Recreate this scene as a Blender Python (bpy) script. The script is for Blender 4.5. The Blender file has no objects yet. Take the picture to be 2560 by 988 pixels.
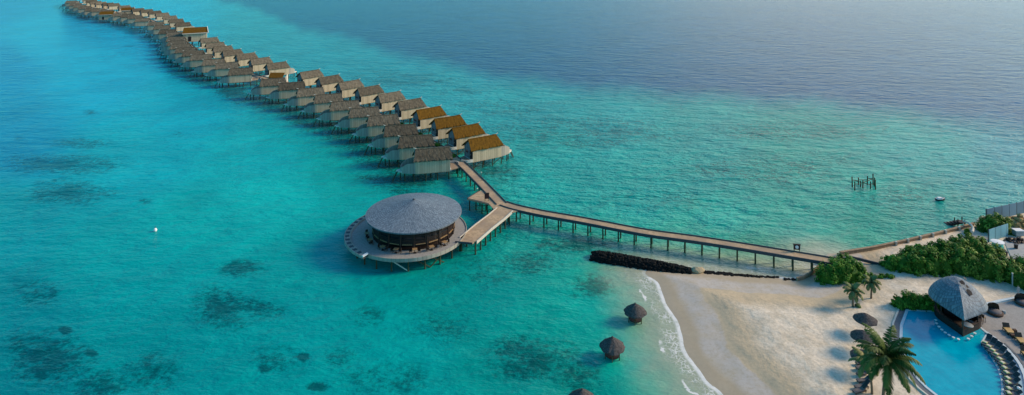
import bpy, bmesh, math, random
import numpy as np
from mathutils import Vector, Matrix
random.seed(7); rng = np.random.default_rng(7)
PI = math.pi; R = math.radians
F, YH, H = 1550.0, -130.0, 60.0            # focal length in px, horizon row, camera height in metres
sc = bpy.context.scene; C = sc.collection

# ------------------------------------------------------------------ basics
def W(px, py, z=0.0):
    Y = F * (H - z) / (py - YH)
    return Vector(((px - 1280) / F * Y, Y, z))

class MB:
    def __init__(s): s.v = []; s.f = []; s.m = []
    def add(s, vs, fs, m=0):
        n = len(s.v); s.v += [tuple(v) for v in vs]; s.f += [tuple(i + n for i in f) for f in fs]; s.m += [m] * len(fs)
    def box(s, c, d, rz=0, m=0):
        ca, sa = math.cos(rz), math.sin(rz); vs = []
        for z in (-1, 1):
            for (x, y) in ((-1, -1), (1, -1), (1, 1), (-1, 1)):
                X, Y_ = x * d[0] / 2, y * d[1] / 2
                vs.append((c[0] + ca * X - sa * Y_, c[1] + sa * X + ca * Y_, c[2] + z * d[2] / 2))
        s.add(vs, [(3, 2, 1, 0), (4, 5, 6, 7), (0, 1, 5, 4), (1, 2, 6, 5), (2, 3, 7, 6), (3, 0, 4, 7)], m)
    def beam(s, a, b, w, h, m=0):
        a, b = Vector(a), Vector(b); d = (b - a).normalized()
        up = Vector((0, 0, 1)) if abs(d.z) < .95 else Vector((1, 0, 0))
        u = d.cross(up).normalized(); t = u.cross(d).normalized()
        vs = [p + u * (x * w / 2) + t * (y * h / 2) for p in (a, b) for (x, y) in ((-1, -1), (1, -1), (1, 1), (-1, 1))]
        s.add(vs, [(3, 2, 1, 0), (4, 5, 6, 7), (0, 1, 5, 4), (1, 2, 6, 5), (2, 3, 7, 6), (3, 0, 4, 7)], m)
    def tube(s, pts, rs, n=8, m=0, cap=True):
        pts = [Vector(p) for p in pts]; rings = []
        base = len(s.v)
        for i, p in enumerate(pts):
            d = (pts[min(i + 1, len(pts) - 1)] - pts[max(i - 1, 0)]).normalized()
            up = Vector((0, 0, 1)) if abs(d.z) < .9 else Vector((1, 0, 0))
            u = d.cross(up).normalized(); t = u.cross(d)
            for k in range(n):
                a = 2 * PI * k / n
                s.v.append(tuple(p + (u * math.cos(a) + t * math.sin(a)) * rs[i]))
        for i in range(len(pts) - 1):
            for k in range(n):
                a = base + i * n + k; b = base + i * n + (k + 1) % n
                s.f.append((a, b, b + n, a + n)); s.m.append(m)
        if cap:
            s.f.append(tuple(base + k for k in reversed(range(n)))); s.m.append(m)
            e = base + (len(pts) - 1) * n
            s.f.append(tuple(e + k for k in range(n))); s.m.append(m)
    def lathe(s, prof, n=32, c=(0, 0), m=0, a0=0, a1=2 * PI):
        base = len(s.v); full = abs(a1 - a0 - 2 * PI) < 1e-6; nn = n if full else n + 1
        for (r, z) in prof:
            for k in range(nn):
                a = a0 + (a1 - a0) * k / n
                s.v.append((c[0] + r * math.cos(a), c[1] + r * math.sin(a), z))
        for i in range(len(prof) - 1):
            for k in range(n):
                a = base + i * nn + k; b = base + i * nn + (k + 1) % nn
                s.f.append((a, b, b + nn, a + nn)); s.m.append(m)
    def prism(s, pts, z0, z1, m=0):
        n = len(pts)
        ar = sum(pts[i][0] * pts[(i + 1) % n][1] - pts[(i + 1) % n][0] * pts[i][1] for i in range(n))
        if ar < 0: pts = list(reversed(pts))
        vs = [(p[0], p[1], z0) for p in pts] + [(p[0], p[1], z1) for p in pts]
        s.add(vs, [tuple(reversed(range(n))), tuple(range(n, 2 * n))] + [(i, (i + 1) % n, (i + 1) % n + n, i + n) for i in range(n)], m)
    def wall(s, pts, z0, h, t=.12, m=0):       # thin wall along a polyline; h number or list
        n = len(pts); hs = h if isinstance(h, (list, tuple)) else [h] * n
        P = [Vector((p[0], p[1], 0)) for p in pts]; vs = []
        for i, p in enumerate(P):
            d = (P[min(i + 1, n - 1)] - P[max(i - 1, 0)]).normalized(); u = Vector((-d.y, d.x, 0)) * t / 2
            zz = z0[i] if isinstance(z0, (list, tuple)) else z0
            for (q, z) in ((p - u, zz), (p + u, zz), (p + u, zz + hs[i]), (p - u, zz + hs[i])): vs.append((q.x, q.y, z))
        fs = []
        for i in range(n - 1):
            a = i * 4; b = a + 4
            for k in range(4): fs.append((a + k, a + (k + 1) % 4, b + (k + 1) % 4, b + k))
        fs += [(3, 2, 1, 0), (n * 4 - 4, n * 4 - 3, n * 4 - 2, n * 4 - 1)]
        s.add(vs, fs, m)
    def build(s, name, mats, parent=None, smooth=False, loc=None):
        me = bpy.data.meshes.new(name); me.from_pydata(s.v, [], s.f)
        mats = mats if isinstance(mats, (list, tuple)) else [mats]
        for m in mats: me.materials.append(m)
        if len(mats) > 1: me.polygons.foreach_set('material_index', s.m)
        bm = bmesh.new(); bm.from_mesh(me); bmesh.ops.recalc_face_normals(bm, faces=bm.faces); bm.to_mesh(me); bm.free()
        if smooth: me.polygons.foreach_set('use_smooth', [True] * len(me.polygons))
        o = bpy.data.objects.new(name, me); C.objects.link(o)
        if parent: o.parent = parent
        if loc: o.location = loc
        return o

def tag(o, label=None, cat=None, group=None, kind=None):
    if label: o['label'] = label
    if cat: o['category'] = cat
    if group: o['group'] = group
    if kind: o['kind'] = kind
    return o
def thing(name, label, cat, loc=(0, 0, 0), rz=0, group=None, s=1):
    o = bpy.data.objects.new(name, None); C.objects.link(o); o.location = loc; o.rotation_euler = (0, 0, rz); o.scale = (s, s, s)
    o.empty_display_size = .3
    return tag(o, label, cat, group)
def copy_tree(o, parent=None):
    c = o.copy(); C.objects.link(c)
    if parent is not None: c.parent = parent
    for ch in [x for x in KIDS.get(o.name, [])]: copy_tree(ch, c)
    return c
KIDS = {}
def index_kids():
    KIDS.clear()
    for o in bpy.data.objects:
        if o.parent: KIDS.setdefault(o.parent.name, []).append(o)
def place(proto, first, loc, rz, label, group=None, s=1):
    o = proto if first else copy_tree(proto)
    o.location = loc; o.rotation_euler = (0, 0, rz); o.scale = (s, s, s); o['label'] = label
    if group: o['group'] = group
    return o

# ------------------------------------------------------------------ materials
def lin(c): return tuple(((x / 255) / 12.92 if x / 255 <= .04045 else ((x / 255 + .055) / 1.055) ** 2.4) for x in c)
class NT:
    def __init__(s, m): s.t = m.node_tree; s.n = s.t.nodes; s.l = s.t.links
    def add(s, ty, **kw):
        n = s.n.new(ty)
        for k, v in kw.items():
            if k == 'i':
                for a, b in v.items(): n.inputs[a].default_value = b
            else: setattr(n, k, v)
        return n
    def ln(s, a, b): s.l.new(a, b)
    def math(s, op, a, b=None, c=None, clamp=False):
        n = s.n.new('ShaderNodeMath'); n.operation = op; n.use_clamp = clamp
        for i, x in enumerate((a, b, c)):
            if x is None: continue
            if isinstance(x, (int, float)): n.inputs[i].default_value = x
            else: s.ln(x, n.inputs[i])
        return n.outputs[0]
    def mix(s, fac, a, b, bt='MIX'):
        n = s.n.new('ShaderNodeMix'); n.data_type = 'RGBA'; n.blend_type = bt
        for i, x in ((0, fac), (6, a), (7, b)):
            if isinstance(x, (int, float)): n.inputs[i].default_value = x
            elif isinstance(x, tuple): n.inputs[i].default_value = (*x[:3], 1)
            else: s.ln(x, n.inputs[i])
        return n.outputs[2]
    def noise(s, vec, scale, detail=4, rough=.55, dist=0):
        n = s.add('ShaderNodeTexNoise', i={'Scale': scale, 'Detail': detail, 'Roughness': rough, 'Distortion': dist})
        if vec is not None: s.ln(vec, n.inputs['Vector'])
        return n.outputs['Fac']
    def ramp(s, x, lo, hi, a=0., b=1.):
        n = s.add('ShaderNodeMapRange', i={'From Min': lo, 'From Max': hi, 'To Min': a, 'To Max': b}); n.interpolation_type = 'SMOOTHSTEP'
        s.ln(x, n.inputs['Value']); return n.outputs[0]
    def mapping(s, vec, scale=(1, 1, 1), rot=(0, 0, 0)):
        n = s.add('ShaderNodeMapping', i={'Scale': scale, 'Rotation': rot}); s.ln(vec, n.inputs['Vector']); return n.outputs[0]

def new_mat(name):
    m = bpy.data.materials.new(name); m.use_nodes = True; nt = NT(m); b = nt.n['Principled BSDF']; return m, nt, b

def mat(name, col, rough=.8, var=.25, scale=3., stretch=(1, 1, 1), bump=.0, col2=None, spec=.3, bscale=None, objvar=0., metal=0., fine=None):
    """two-tone procedural material in object space"""
    m, nt, b = new_mat(name)
    tc = nt.add('ShaderNodeTexCoord').outputs['Object']
    if objvar:
        oi_ = nt.add('ShaderNodeObjectInfo').outputs['Random']; va = nt.add('ShaderNodeVectorMath', operation='ADD'); nt.ln(tc, va.inputs[0]); nt.ln(nt.math('MULTIPLY', oi_, 73.), va.inputs[1]); tc = va.outputs[0]
    v = nt.mapping(tc, stretch)
    n1 = nt.noise(v, scale, 5, .65)
    c2 = col2 or tuple(x * .55 for x in col)
    f = nt.ramp(n1, .5 - .5 * .6, .5 + .5 * .6)
    c = nt.mix(f, c2 if col2 else tuple(x * (1 - var) for x in col), col if col2 else tuple(min(1, x * (1 + var)) for x in col))
    if fine:
        nf = nt.noise(v, fine, 2, .7); c = nt.mix(nt.ramp(nf, .35, .65, 0, .5), c, tuple(x * .5 for x in col))
    if objvar:
        oi = nt.add('ShaderNodeObjectInfo').outputs['Random']
        hsv = nt.add('ShaderNodeHueSaturation'); nt.ln(c, hsv.inputs['Color']); nt.ln(nt.math('MULTIPLY_ADD', oi, objvar * 2, 1 - objvar), hsv.inputs['Value'])
        c = hsv.outputs[0]
    nt.ln(c, b.inputs['Base Color']); b.inputs['Roughness'].default_value = rough; b.inputs['Specular IOR Level'].default_value = spec
    b.inputs['Metallic'].default_value = metal
    if bump:
        bn = nt.add('ShaderNodeBump', i={'Strength': 1., 'Distance': bump}); nt.ln(nt.noise(v, bscale or scale * 3, 4, .7), bn.inputs['Height']); nt.ln(bn.outputs[0], b.inputs['Normal'])
    return m

def boards(name, col, var=.2, axis=0, pitch=.5, rough=.8, dirt=(.12, .12, .08), bump=.03, objvar=0.):
    """boards with per-board tone and dark joints along one axis; vertical streaks"""
    m, nt, b = new_mat(name)
    tc = nt.add('ShaderNodeTexCoord').outputs['Object']
    sx = nt.add('ShaderNodeSeparateXYZ'); nt.ln(tc, sx.inputs[0])
    x = sx.outputs[axis]
    q = nt.math('DIVIDE', x, pitch); fl = nt.math('FLOOR', q); fr = nt.math('FRACT', q)
    wn = nt.add('ShaderNodeTexWhiteNoise', noise_dimensions='1D'); nt.ln(fl, wn.inputs['W'])
    c = nt.mix(wn.outputs['Value'], tuple(k * (1 - var) for k in col), tuple(min(1, k * (1 + var)) for k in col))
    st = nt.noise(nt.mapping(tc, (2.5, 2.5, .5)), 1.3, 5, .7)
    c = nt.mix(nt.ramp(st, .5, .8, 0, .55), c, dirt)
    joint = nt.math('LESS_THAN', fr, .09)
    c = nt.mix(nt.math('MULTIPLY', joint, .6), c, tuple(k * .25 for k in col))
    if objvar:
        oi = nt.add('ShaderNodeObjectInfo').outputs['Random']
        hsv = nt.add('ShaderNodeHueSaturation'); nt.ln(c, hsv.inputs['Color']); nt.ln(nt.math('MULTIPLY_ADD', oi, objvar * 2, 1 - objvar), hsv.inputs['Value'])
        c = hsv.outputs[0]
    nt.ln(c, b.inputs['Base Color']); b.inputs['Roughness'].default_value = rough; b.inputs['Specular IOR Level'].default_value = .25
    bn = nt.add('ShaderNodeBump', i={'Strength': .8, 'Distance': bump}); nt.ln(nt.math('SUBTRACT', 1, joint), bn.inputs['Height']); nt.ln(bn.outputs[0], b.inputs['Normal'])
    return m

M = {}
M['thatch'] = mat('weathered_thatch', (.2, .175, .125), 1, col2=(.06, .053, .04), scale=1.1, stretch=(1, 1, 1), bump=.12, bscale=7, spec=.05, objvar=.3, fine=6)
M['thatch_gold'] = mat('golden_thatch', (.16, .082, .012), 1, col2=(.09, .047, .01), scale=1.5, bump=.08, bscale=9, spec=.05, objvar=.06)
M['thatch_dark'] = mat('dark_thatch', (.15, .14, .135), 1, col2=(.035, .03, .03), scale=4, bump=.1, bscale=12, spec=.05, fine=14)
M['villa_wall'] = boards('cream_boards', (.46, .385, .26), .14, 0, .62, dirt=(.22, .2, .13))
M['parapet'] = boards('grey_washed_boards', (.33, .31, .26), .12, 0, .8, dirt=(.16, .18, .15))
M['gable'] = boards('blue_grey_boards', (.2, .21, .21), .2, 1, .45, dirt=(.08, .09, .09))
M['dark'] = mat('dark_opening', (.014, .012, .012), .6)
M['glass'] = mat('window_glass', (.02, .03, .035), .08, spec=.6)
M['pile'] = mat('wet_pile', (.075, .075, .04), .8, col2=(.03, .045, .02), scale=2.5, bump=.03)
M['trim'] = mat('pale_trim', (.6, .56, .47), .7, .12)
M['deck'] = boards('deck_boards', (.34, .25, .165), .16, 0, .35, dirt=(.25, .18, .11), bump=.01)
M['darkbeam'] = mat('dark_edge_beam', (.05, .06, .07), .7, .3)
M['kerb_white'] = mat('weathered_white_kerb', (.5, .46, .39), .6, .1)
M['shingle'] = None
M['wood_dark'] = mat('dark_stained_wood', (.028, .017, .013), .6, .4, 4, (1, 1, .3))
M['wood_warm'] = mat('warm_wood', (.3, .19, .09), .6, .25, 4, (1, 1, .3))
M['deck_grey'] = mat('weathered_terrace_boards', (.33, .315, .29), .8, .15, 2, bump=.01, fine=9)
M['white'] = mat('white_paint', (.75, .75, .73), .45, .05)
M['cushion_dark'] = mat('charcoal_cushion', (.03, .04, .045), .9, .3, 6)
M['cushion_grey'] = mat('grey_cushion', (.13, .12, .125), .9, .2, 6)
M['towel'] = mat('yellow_towel', (.6, .55, .1), .95, .12, 6, col2=(.75, .68, .3))
M['rope'] = mat('wicker_brown', (.09, .055, .04), .9, .3, 8)
M['tan_wood'] = mat('tan_teak', (.5, .32, .12), .6, .15, 3)
M['rock_black'] = mat('black_rock', (.012, .013, .013), .85, col2=(.004, .005, .005), scale=.9, bump=.15, bscale=2.5, spec=.12)
M['rock_tan'] = mat('tan_boulder', (.42, .33, .2), .9, .25, 1.5, bump=.1)
M['stone_band'] = mat('grey_stone_band', (.12, .13, .14), .6, .25, 3)
M['hoard'] = boards('blue_hoarding_panels', (.1, .2, .27), .12, 0, 2.4, dirt=(.12, .17, .2), rough=.5)
M['hoard2'] = boards('light_blue_hoarding', (.16, .36, .42), .1, 0, 2.0, dirt=(.2, .32, .34), rough=.5)
M['aqua'] = mat('aqua_plastic', (.05, .42, .33), .4, .1)
M['bark'] = mat('palm_bark', (.16, .12, .08), .9, .35, 5, (1, 1, 4), bump=.03)
M['concrete'] = mat('grey_concrete', (.34, .35, .34), .9, .15, .8, bump=.01)
M['seawall'] = boards('brown_seawall_boards', (.3, .21, .13), .15, 0, .5, dirt=(.17, .13, .09))
M['straw'] = mat('loose_straw', (.36, .24, .1), 1, .4, 3, bump=.12, bscale=5)
M['red_sign'] = mat('dark_red_board', (.05, .02, .02), .6, .3)

def shingle():
    m, nt, b = new_mat('grey_shingle')
    tc = nt.add('ShaderNodeTexCoord').outputs['Object']
    sx = nt.add('ShaderNodeSeparateXYZ'); nt.ln(tc, sx.inputs[0])
    r = nt.math('SQRT', nt.math('ADD', nt.math('POWER', sx.outputs[0], 2), nt.math('POWER', sx.outputs[1], 2)))
    ang = nt.math('ARCTAN2', sx.outputs[1], sx.outputs[0])
    rr = nt.math('MULTIPLY', r, 2.6); row = nt.math('FLOOR', rr)
    aa = nt.math('FLOOR', nt.math('MULTIPLY', ang, nt.math('ADD', 6, nt.math('MULTIPLY', row, 2.2))))
    cv = nt.add('ShaderNodeCombineXYZ'); nt.ln(row, cv.inputs[0]); nt.ln(aa, cv.inputs[1])
    wn = nt.add('ShaderNodeTexWhiteNoise', noise_dimensions='2D'); nt.ln(cv.outputs[0], wn.inputs['Vector'])
    c = nt.mix(wn.outputs['Value'], (.075, .11, .145), (.2, .26, .305))
    c = nt.mix(nt.ramp(nt.noise(tc, .5, 5, .7), .4, .7, 0, .6), c, (.13, .165, .2))
    c = nt.mix(nt.math('MULTIPLY', nt.math('LESS_THAN', nt.math('FRACT', rr), .18), .5), c, (.07, .075, .08))
    nt.ln(c, b.inputs['Base Color']); b.inputs['Roughness'].default_value = .7; b.inputs['Specular IOR Level'].default_value = .35
    bn = nt.add('ShaderNodeBump', i={'Strength': .8, 'Distance': .03}); nt.ln(nt.math('ADD', wn.outputs['Value'], nt.math('FRACT', rr)), bn.inputs['Height']); nt.ln(bn.outputs[0], b.inputs['Normal'])
    return m
M['shingle'] = shingle()

def leafmat(name, c1, c2, rough=.55):
    m, nt, b = new_mat(name)
    a = nt.add('ShaderNodeAttribute', attribute_name='tint')
    c = nt.mix(a.outputs['Fac'], c1, c2)
    nt.ln(c, b.inputs['Base Color']); b.inputs['Roughness'].default_value = rough; b.inputs['Specular IOR Level'].default_value = .1
    return m
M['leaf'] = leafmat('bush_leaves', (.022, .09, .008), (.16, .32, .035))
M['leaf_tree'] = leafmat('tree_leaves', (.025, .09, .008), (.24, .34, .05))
M['leaf_dry'] = leafmat('young_palm_leaves', (.07, .12, .04), (.3, .26, .1))
M['frond'] = leafmat('palm_fronds', (.015, .045, .01), (.12, .16, .035))

# ------------------------------------------------------------------ land shape
beach_px = [(1990, 1300), (1880, 1100), (1808, 988), (1772, 958), (1748, 925), (1714, 878), (1704, 835), (1692, 800), (1668, 765), (1656, 735), (1643, 705), (1612, 684),
            (1640, 672), (1760, 680), (1850, 690), (1940, 695), (1990, 699), (2030, 683), (2050, 664), (2062, 646)]
wall_px = [(2062, 646), (2105, 641), (2180, 628), (2260, 611), (2340, 592), (2425, 571), (2444, 552), (2480, 546), (2560, 524), (2760, 470), (3300, 330)]
SH = [W(*p).xy for p in beach_px]; SW = [W(*p).xy for p in wall_px]
def smooth_poly(P, n=4):
    P = [Vector(p) for p in P]; out = []
    for i in range(len(P) - 1):
        p0, p1, p2, p3 = P[max(i - 1, 0)], P[i], P[i + 1], P[min(i + 2, len(P) - 1)]
        for k in range(n):
            t = k / n
            out.append(.5 * ((2 * p1) + (p2 - p0) * t + (2 * p0 - 5 * p1 + 4 * p2 - p3) * t * t + (3 * p1 - p0 - 3 * p2 + p3) * t ** 3))
    out.append(P[-1]); return out
SHs = smooth_poly(SH, 4)
poly = np.array([tuple(p) for p in SHs] + [tuple(p) for p in SW[1:]] + [(420., 180.), (420., 20.), (45., 20.)])
def seg_dist(X, Y, P):
    d = np.full(X.shape, 1e9)
    for i in range(len(P) - 1):
        ax, ay = P[i]; bx, by = P[i + 1]; vx, vy = bx - ax, by - ay; L = vx * vx + vy * vy + 1e-9
        t = np.clip(((X - ax) * vx + (Y - ay) * vy) / L, 0, 1)
        d = np.minimum(d, np.hypot(X - ax - t * vx, Y - ay - t * vy))
    return d
def inside(X, Y, P):
    r = np.zeros(X.shape, bool); n = len(P); j = n - 1
    for i in range(n):
        xi, yi = P[i]; xj, yj = P[j]
        with np.errstate(divide='ignore', invalid='ignore'):
            c = ((yi > Y) != (yj > Y)) & (X < (xj - xi) * (Y - yi) / (yj - yi + 1e-12) + xi)
        r ^= c; j = i
    return r
def sines(X, Y):
    return (np.sin(X * .9 + Y * .4) * np.sin(Y * .7 - X * .3) + .5 * np.sin(X * 2.1 - Y * 1.3) * np.sin(Y * 1.9 + X * .8))
def terrain(X, Y):
    ins = inside(X, Y, poly); db = seg_dist(X, Y, [tuple(p) for p in SHs]); dw = seg_dist(X, Y, [tuple(p) for p in SW])
    zi = np.minimum(1.2 + 0 * db, np.minimum(.085 * db, 2.5 * dw)); zi = np.where(db < 12, np.minimum(zi, .085 * db + .0), zi)
    zi = zi + np.clip(db / 6, 0, 1) * np.clip(dw, 0, 1) * .04 * sines(X, Y)
    zo = -np.minimum(2.0, .12 * np.minimum(db, dw) + .004)
    zi = np.where(dw < 3, np.maximum(zi, np.minimum(1.1, 2.5 * dw)), zi)
    return np.where(ins, zi, zo), ins, db, dw
def G(px, py, dz=0.):
    z = 1.0
    for _ in range(6):
        p = W(px, py, z); h = float(terrain(np.array([p.x]), np.array([p.y]))[0][0]); z = max(h, 0)
    p = W(px, py, z); p.z = z + dz; return p

# ------------------------------------------------------------------ sand
def sand_material():
    m, nt, b = new_mat('beach_sand')
    geo = nt.add('ShaderNodeNewGeometry').outputs['Position']
    d = nt.add('ShaderNodeAttribute', attribute_name='shore').outputs['Fac']
    wob = nt.math('MULTIPLY_ADD', nt.noise(geo, .16, 4, .6), 2.4, -1.2)
    dd = nt.math('ADD', d, wob)
    wet = (.42, .34, .23); grey = (.48, .44, .39); gold = (.54, .43, .28); pale = (.74, .64, .5)
    c = nt.mix(nt.ramp(dd, 1.8, 3.4), wet, grey)
    c = nt.mix(nt.ramp(dd, 6.2, 6.8), c, gold)
    c = nt.mix(nt.ramp(dd, 9, 13), c, pale)
    c = nt.mix(nt.ramp(nt.noise(geo, .35, 6, .65), .4, .68, 0, .55), c, (.46, .38, .26))
    c = nt.mix(nt.ramp(nt.noise(geo, 1.7, 6, .8), .42, .66, 0, .55), c, (.36, .30, .21))
    nt.ln(c, b.inputs['Base Color']); b.inputs['Specular IOR Level'].default_value = .2
    nt.ln(nt.ramp(dd, 0, 3.5, .35, .95), b.inputs['Roughness'])
    rough_amt = nt.ramp(dd, 6.5, 9.5, .015, 1)
    hgt = nt.math('MULTIPLY', nt.math('ADD', nt.noise(geo, 1.1, 5, .7), nt.math('MULTIPLY', nt.noise(geo, .45, 2, .5), 1.2)), rough_amt)
    bn = nt.add('ShaderNodeBump', i={'Strength': .8, 'Distance': .17}); nt.ln(hgt, bn.inputs['Height']); nt.ln(bn.outputs[0], b.inputs['Normal'])
    return m
def grid_mesh(name, X, Y, Z, material, attrs={}, kind='structure'):
    ny, nx = X.shape; co = np.stack([X, Y, Z], -1).reshape(-1, 3)
    idx = np.arange(ny * nx).reshape(ny, nx)
    f = np.stack([idx[:-1, :-1], idx[:-1, 1:], idx[1:, 1:], idx[1:, :-1]], -1).reshape(-1, 4)
    me = bpy.data.meshes.new(name); me.vertices.add(len(co)); me.vertices.foreach_set('co', co.ravel())
    me.loops.add(f.size); me.loops.foreach_set('vertex_index', f.ravel().astype(np.int32))
    me.polygons.add(len(f)); me.polygons.foreach_set('loop_start', np.arange(0, f.size, 4, dtype=np.int32)); me.polygons.foreach_set('loop_total', np.full(len(f), 4, np.int32))
    me.update(calc_edges=True); me.polygons.foreach_set('use_smooth', [True] * len(f))
    for k, a in attrs.items():
        if a.ndim == 3:
            at = me.attributes.new(k, 'FLOAT_COLOR', 'POINT'); at.data.foreach_set('color', np.concatenate([a.reshape(-1, 3), np.ones((a.shape[0] * a.shape[1], 1))], 1).ravel())
        else:
            at = me.attributes.new(k, 'FLOAT', 'POINT'); at.data.foreach_set('value', a.ravel())
    me.materials.append(material)
    o = bpy.data.objects.new(name, me); C.objects.link(o); o['kind'] = kind; return o

gx = np.concatenate([np.arange(16, 120, .5), np.arange(120, 400, 2.)]); gy = np.concatenate([np.arange(24, 150, .5), np.arange(150, 420, 2.)])
X, Y = np.meshgrid(gx, gy); Z, ins, db, dw = terrain(X, Y)
grid_mesh('beach_sand', X, Y, Z, sand_material(), {'shore': np.where(ins, db, -db)})

# ------------------------------------------------------------------ sea
ctrl = [  # px, py, water-body colour as it reads in the photo (sRGB)
    (0, 0, 0, 108, 158), (0, 150, 0, 112, 158), (0, 330, 0, 118, 155), (0, 560, 0, 130, 140), (0, 760, 0, 118, 128), (0, 980, 0, 112, 122),
    (100, 100, 0, 140, 175), (250, 180, 5, 150, 180), (350, 90, 10, 150, 185), (450, 260, 5, 152, 170), (650, 400, 10, 158, 162), (350, 400, 5, 150, 162),
    (500, 550, 5, 150, 150), (300, 650, 0, 138, 142), (800, 600, 0, 140, 140), (700, 480, 12, 160, 158), (850, 450, 5, 145, 142), (400, 880, 0, 132, 136), (700, 850, 0, 138, 140),
    (1000, 880, 0, 138, 138), (1000, 980, 0, 136, 136), (1200, 760, 0, 135, 130), (1250, 930, 0, 128, 124), (1180, 580, 5, 128, 128), (1400, 800, 0, 140, 130),
    (1350, 620, 25, 140, 130), (1450, 760, 15, 150, 138), (1520, 700, 45, 150, 130), (1560, 900, 15, 150, 138), (1620, 960, 60, 150, 132), (1500, 980, 5, 135, 125), (1640, 850, 70, 150, 132),
    (1600, 660, 70, 135, 118), (1560, 600, 40, 145, 132), (1700, 640, 90, 145, 125), (1850, 645, 120, 140, 112), (1980, 650, 120, 135, 108), (1750, 600, 50, 145, 130),
    (700, 90, 60, 135, 150), (850, 150, 50, 135, 150), (1000, 200, 45, 135, 150), (1150, 230, 45, 142, 152), (1300, 260, 40, 142, 148), (1400, 380, 20, 145, 142), (1500, 300, 40, 142, 145),
    (1400, 480, 5, 145, 140), (1600, 500, 15, 148, 142), (1750, 330, 42, 140, 138), (1750, 430, 20, 140, 136), (1800, 540, 30, 148, 138), (2000, 400, 42, 142, 132), (2050, 320, 55, 138, 132), (2000, 560, 38, 145, 132),
    (2200, 560, 35, 140, 125), (2200, 480, 35, 142, 132), (2350, 520, 50, 138, 130), (2300, 400, 55, 140, 138), (2480, 450, 60, 135, 140), (2560, 380, 70, 130, 145), (2150, 620, 55, 135, 118)]
deep = []; DEEP = np.array(lin((12, 76, 120)))
WB = np.array((.3, 1.12, 1.06)); CP = np.array([c[:2] for c in ctrl], float); CC = np.array([np.array(lin(c[2:])) * WB for c in ctrl])
def water_colour(PX, PY):
    out = np.zeros(PX.shape + (3,)); ws = np.zeros(PX.shape)
    for (cx, cy), c in zip(CP, CC):
        w = 1 / (((PX - cx) ** 2 + ((PY - cy) * 1.6) ** 2) / 500 + 1) ** 2
        out += w[..., None] * c; ws += w
    return out / ws[..., None]
reef_shade_spots = [(150, 412, 150, 26, .8), (180, 480, 115, 34, .75), (200, 358, 80, 16, .6), (228, 281, 20, 6, .8), (50, 350, 16, 9, .5), (365, 503, 18, 8, .7), (445, 335, 18, 8, .45),
         (605, 672, 56, 22, .65), (550, 765, 70, 48, .75), (645, 778, 74, 34, .6), (575, 800, 60, 28, .7), (95, 735, 70, 38, .5), (163, 826, 13, 8, 2.), (229, 884, 12, 8, 2.), (758, 893, 14, 9, 2.), (660, 922, 15, 11, 1.2), (793, 967, 22, 9, 2.),
         (130, 905, 110, 75, .7), (230, 960, 110, 45, .55), (850, 895, 46, 28, .5), (920, 795, 60, 34, .4), (900, 960, 90, 40, .3), (1330, 895, 130, 58, .7), (1440, 935, 70, 55, .65), (1270, 870, 60, 40, .4),
         (1440, 612, 90, 20, 1.), (1330, 655, 95, 32, .6), (1475, 716, 60, 30, .8), (1545, 640, 60, 20, .6), (1240, 432, 70, 26, .7), (930, 445, 50, 18, .45), (240, 185, 40, 6, .4), (330, 114, 34, 5, .5), (235, 92, 26, 4, .4),  # the spot below the nearest right-hand villa paints in its green shading
         (1650, 345, 90, 12, .35), (1500, 300, 120, 14, .35), (1150, 230, 110, 12, .4), (950, 180, 90, 10, .4), (1750, 400, 120, 12, .3), (1000, 470, 80, 22, .5), (750, 300, 60, 10, .2)]
def axis(parts): return np.concatenate([np.arange(a, b, s) for a, b, s in parts])
pxs = axis([(-5200, -200, 100), (-200, 1300, 8), (1300, 2150, 3), (2150, 2700, 8), (2700, 7800, 100)])
pys = np.concatenate([YH + np.geomspace(.4, 120, 40), np.arange(-8, 560, 5), np.arange(560, 1010, 3), np.arange(1020, 1400, 20), np.geomspace(1420, 30000, 20)])
PX, PY = np.meshgrid(pxs, pys); YY = F * H / (PY - YH); XX = (PX - 1280) / F * YY
near = (XX > -20) & (XX < 500) & (YY > 20) & (YY < 420)
shd = np.full(XX.shape, 99.); i_ = np.where(near)
t_, in_, db_, dw_ = terrain(XX[i_], YY[i_]); shd[i_] = np.where(in_, -db_, np.minimum(db_, 99)); 
wl = np.full(XX.shape, 99.); wl[i_] = dw_
wc = water_colour(np.clip(PX, -60, 2620), np.clip(PY, -20, 1010))
edge = np.interp(PX, [350, 480, 600, 750, 900, 1100, 1300, 1500, 1800, 2100, 2560, 4000], [-60, -25, 15, 66, 108, 163, 205, 226, 247, 266, 325, 500])
wid = 10 + 26 * (np.clip(PY, 0, 400) / 250); ed_ = (edge - PY + 5 * np.sin(PX / 37.) + 3 * np.sin(PX / 11. + PY / 9)) / wid
ed_ = np.clip(ed_ * .5 + .5, 0, 1); ed_ = (ed_ * ed_ * (3 - 2 * ed_))[..., None]; wc = wc * (1 - ed_) + DEEP * ed_
reef_shade = np.zeros(PX.shape)
reef_shade_spots += [(1450, 330, 330, 55, .42), (1900, 430, 330, 60, .36), (1650, 500, 240, 45, .3), (1000, 200, 200, 26, .42), (1250, 270, 200, 30, .35), (2250, 500, 200, 60, .3), (2000, 330, 260, 30, .4), (700, 900, 90, 50, .42), (1100, 820, 120, 50, .38), (380, 930, 90, 60, .45), (60, 860, 60, 50, .45), (960, 950, 160, 60, .38), (1200, 680, 120, 50, .35)]
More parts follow.
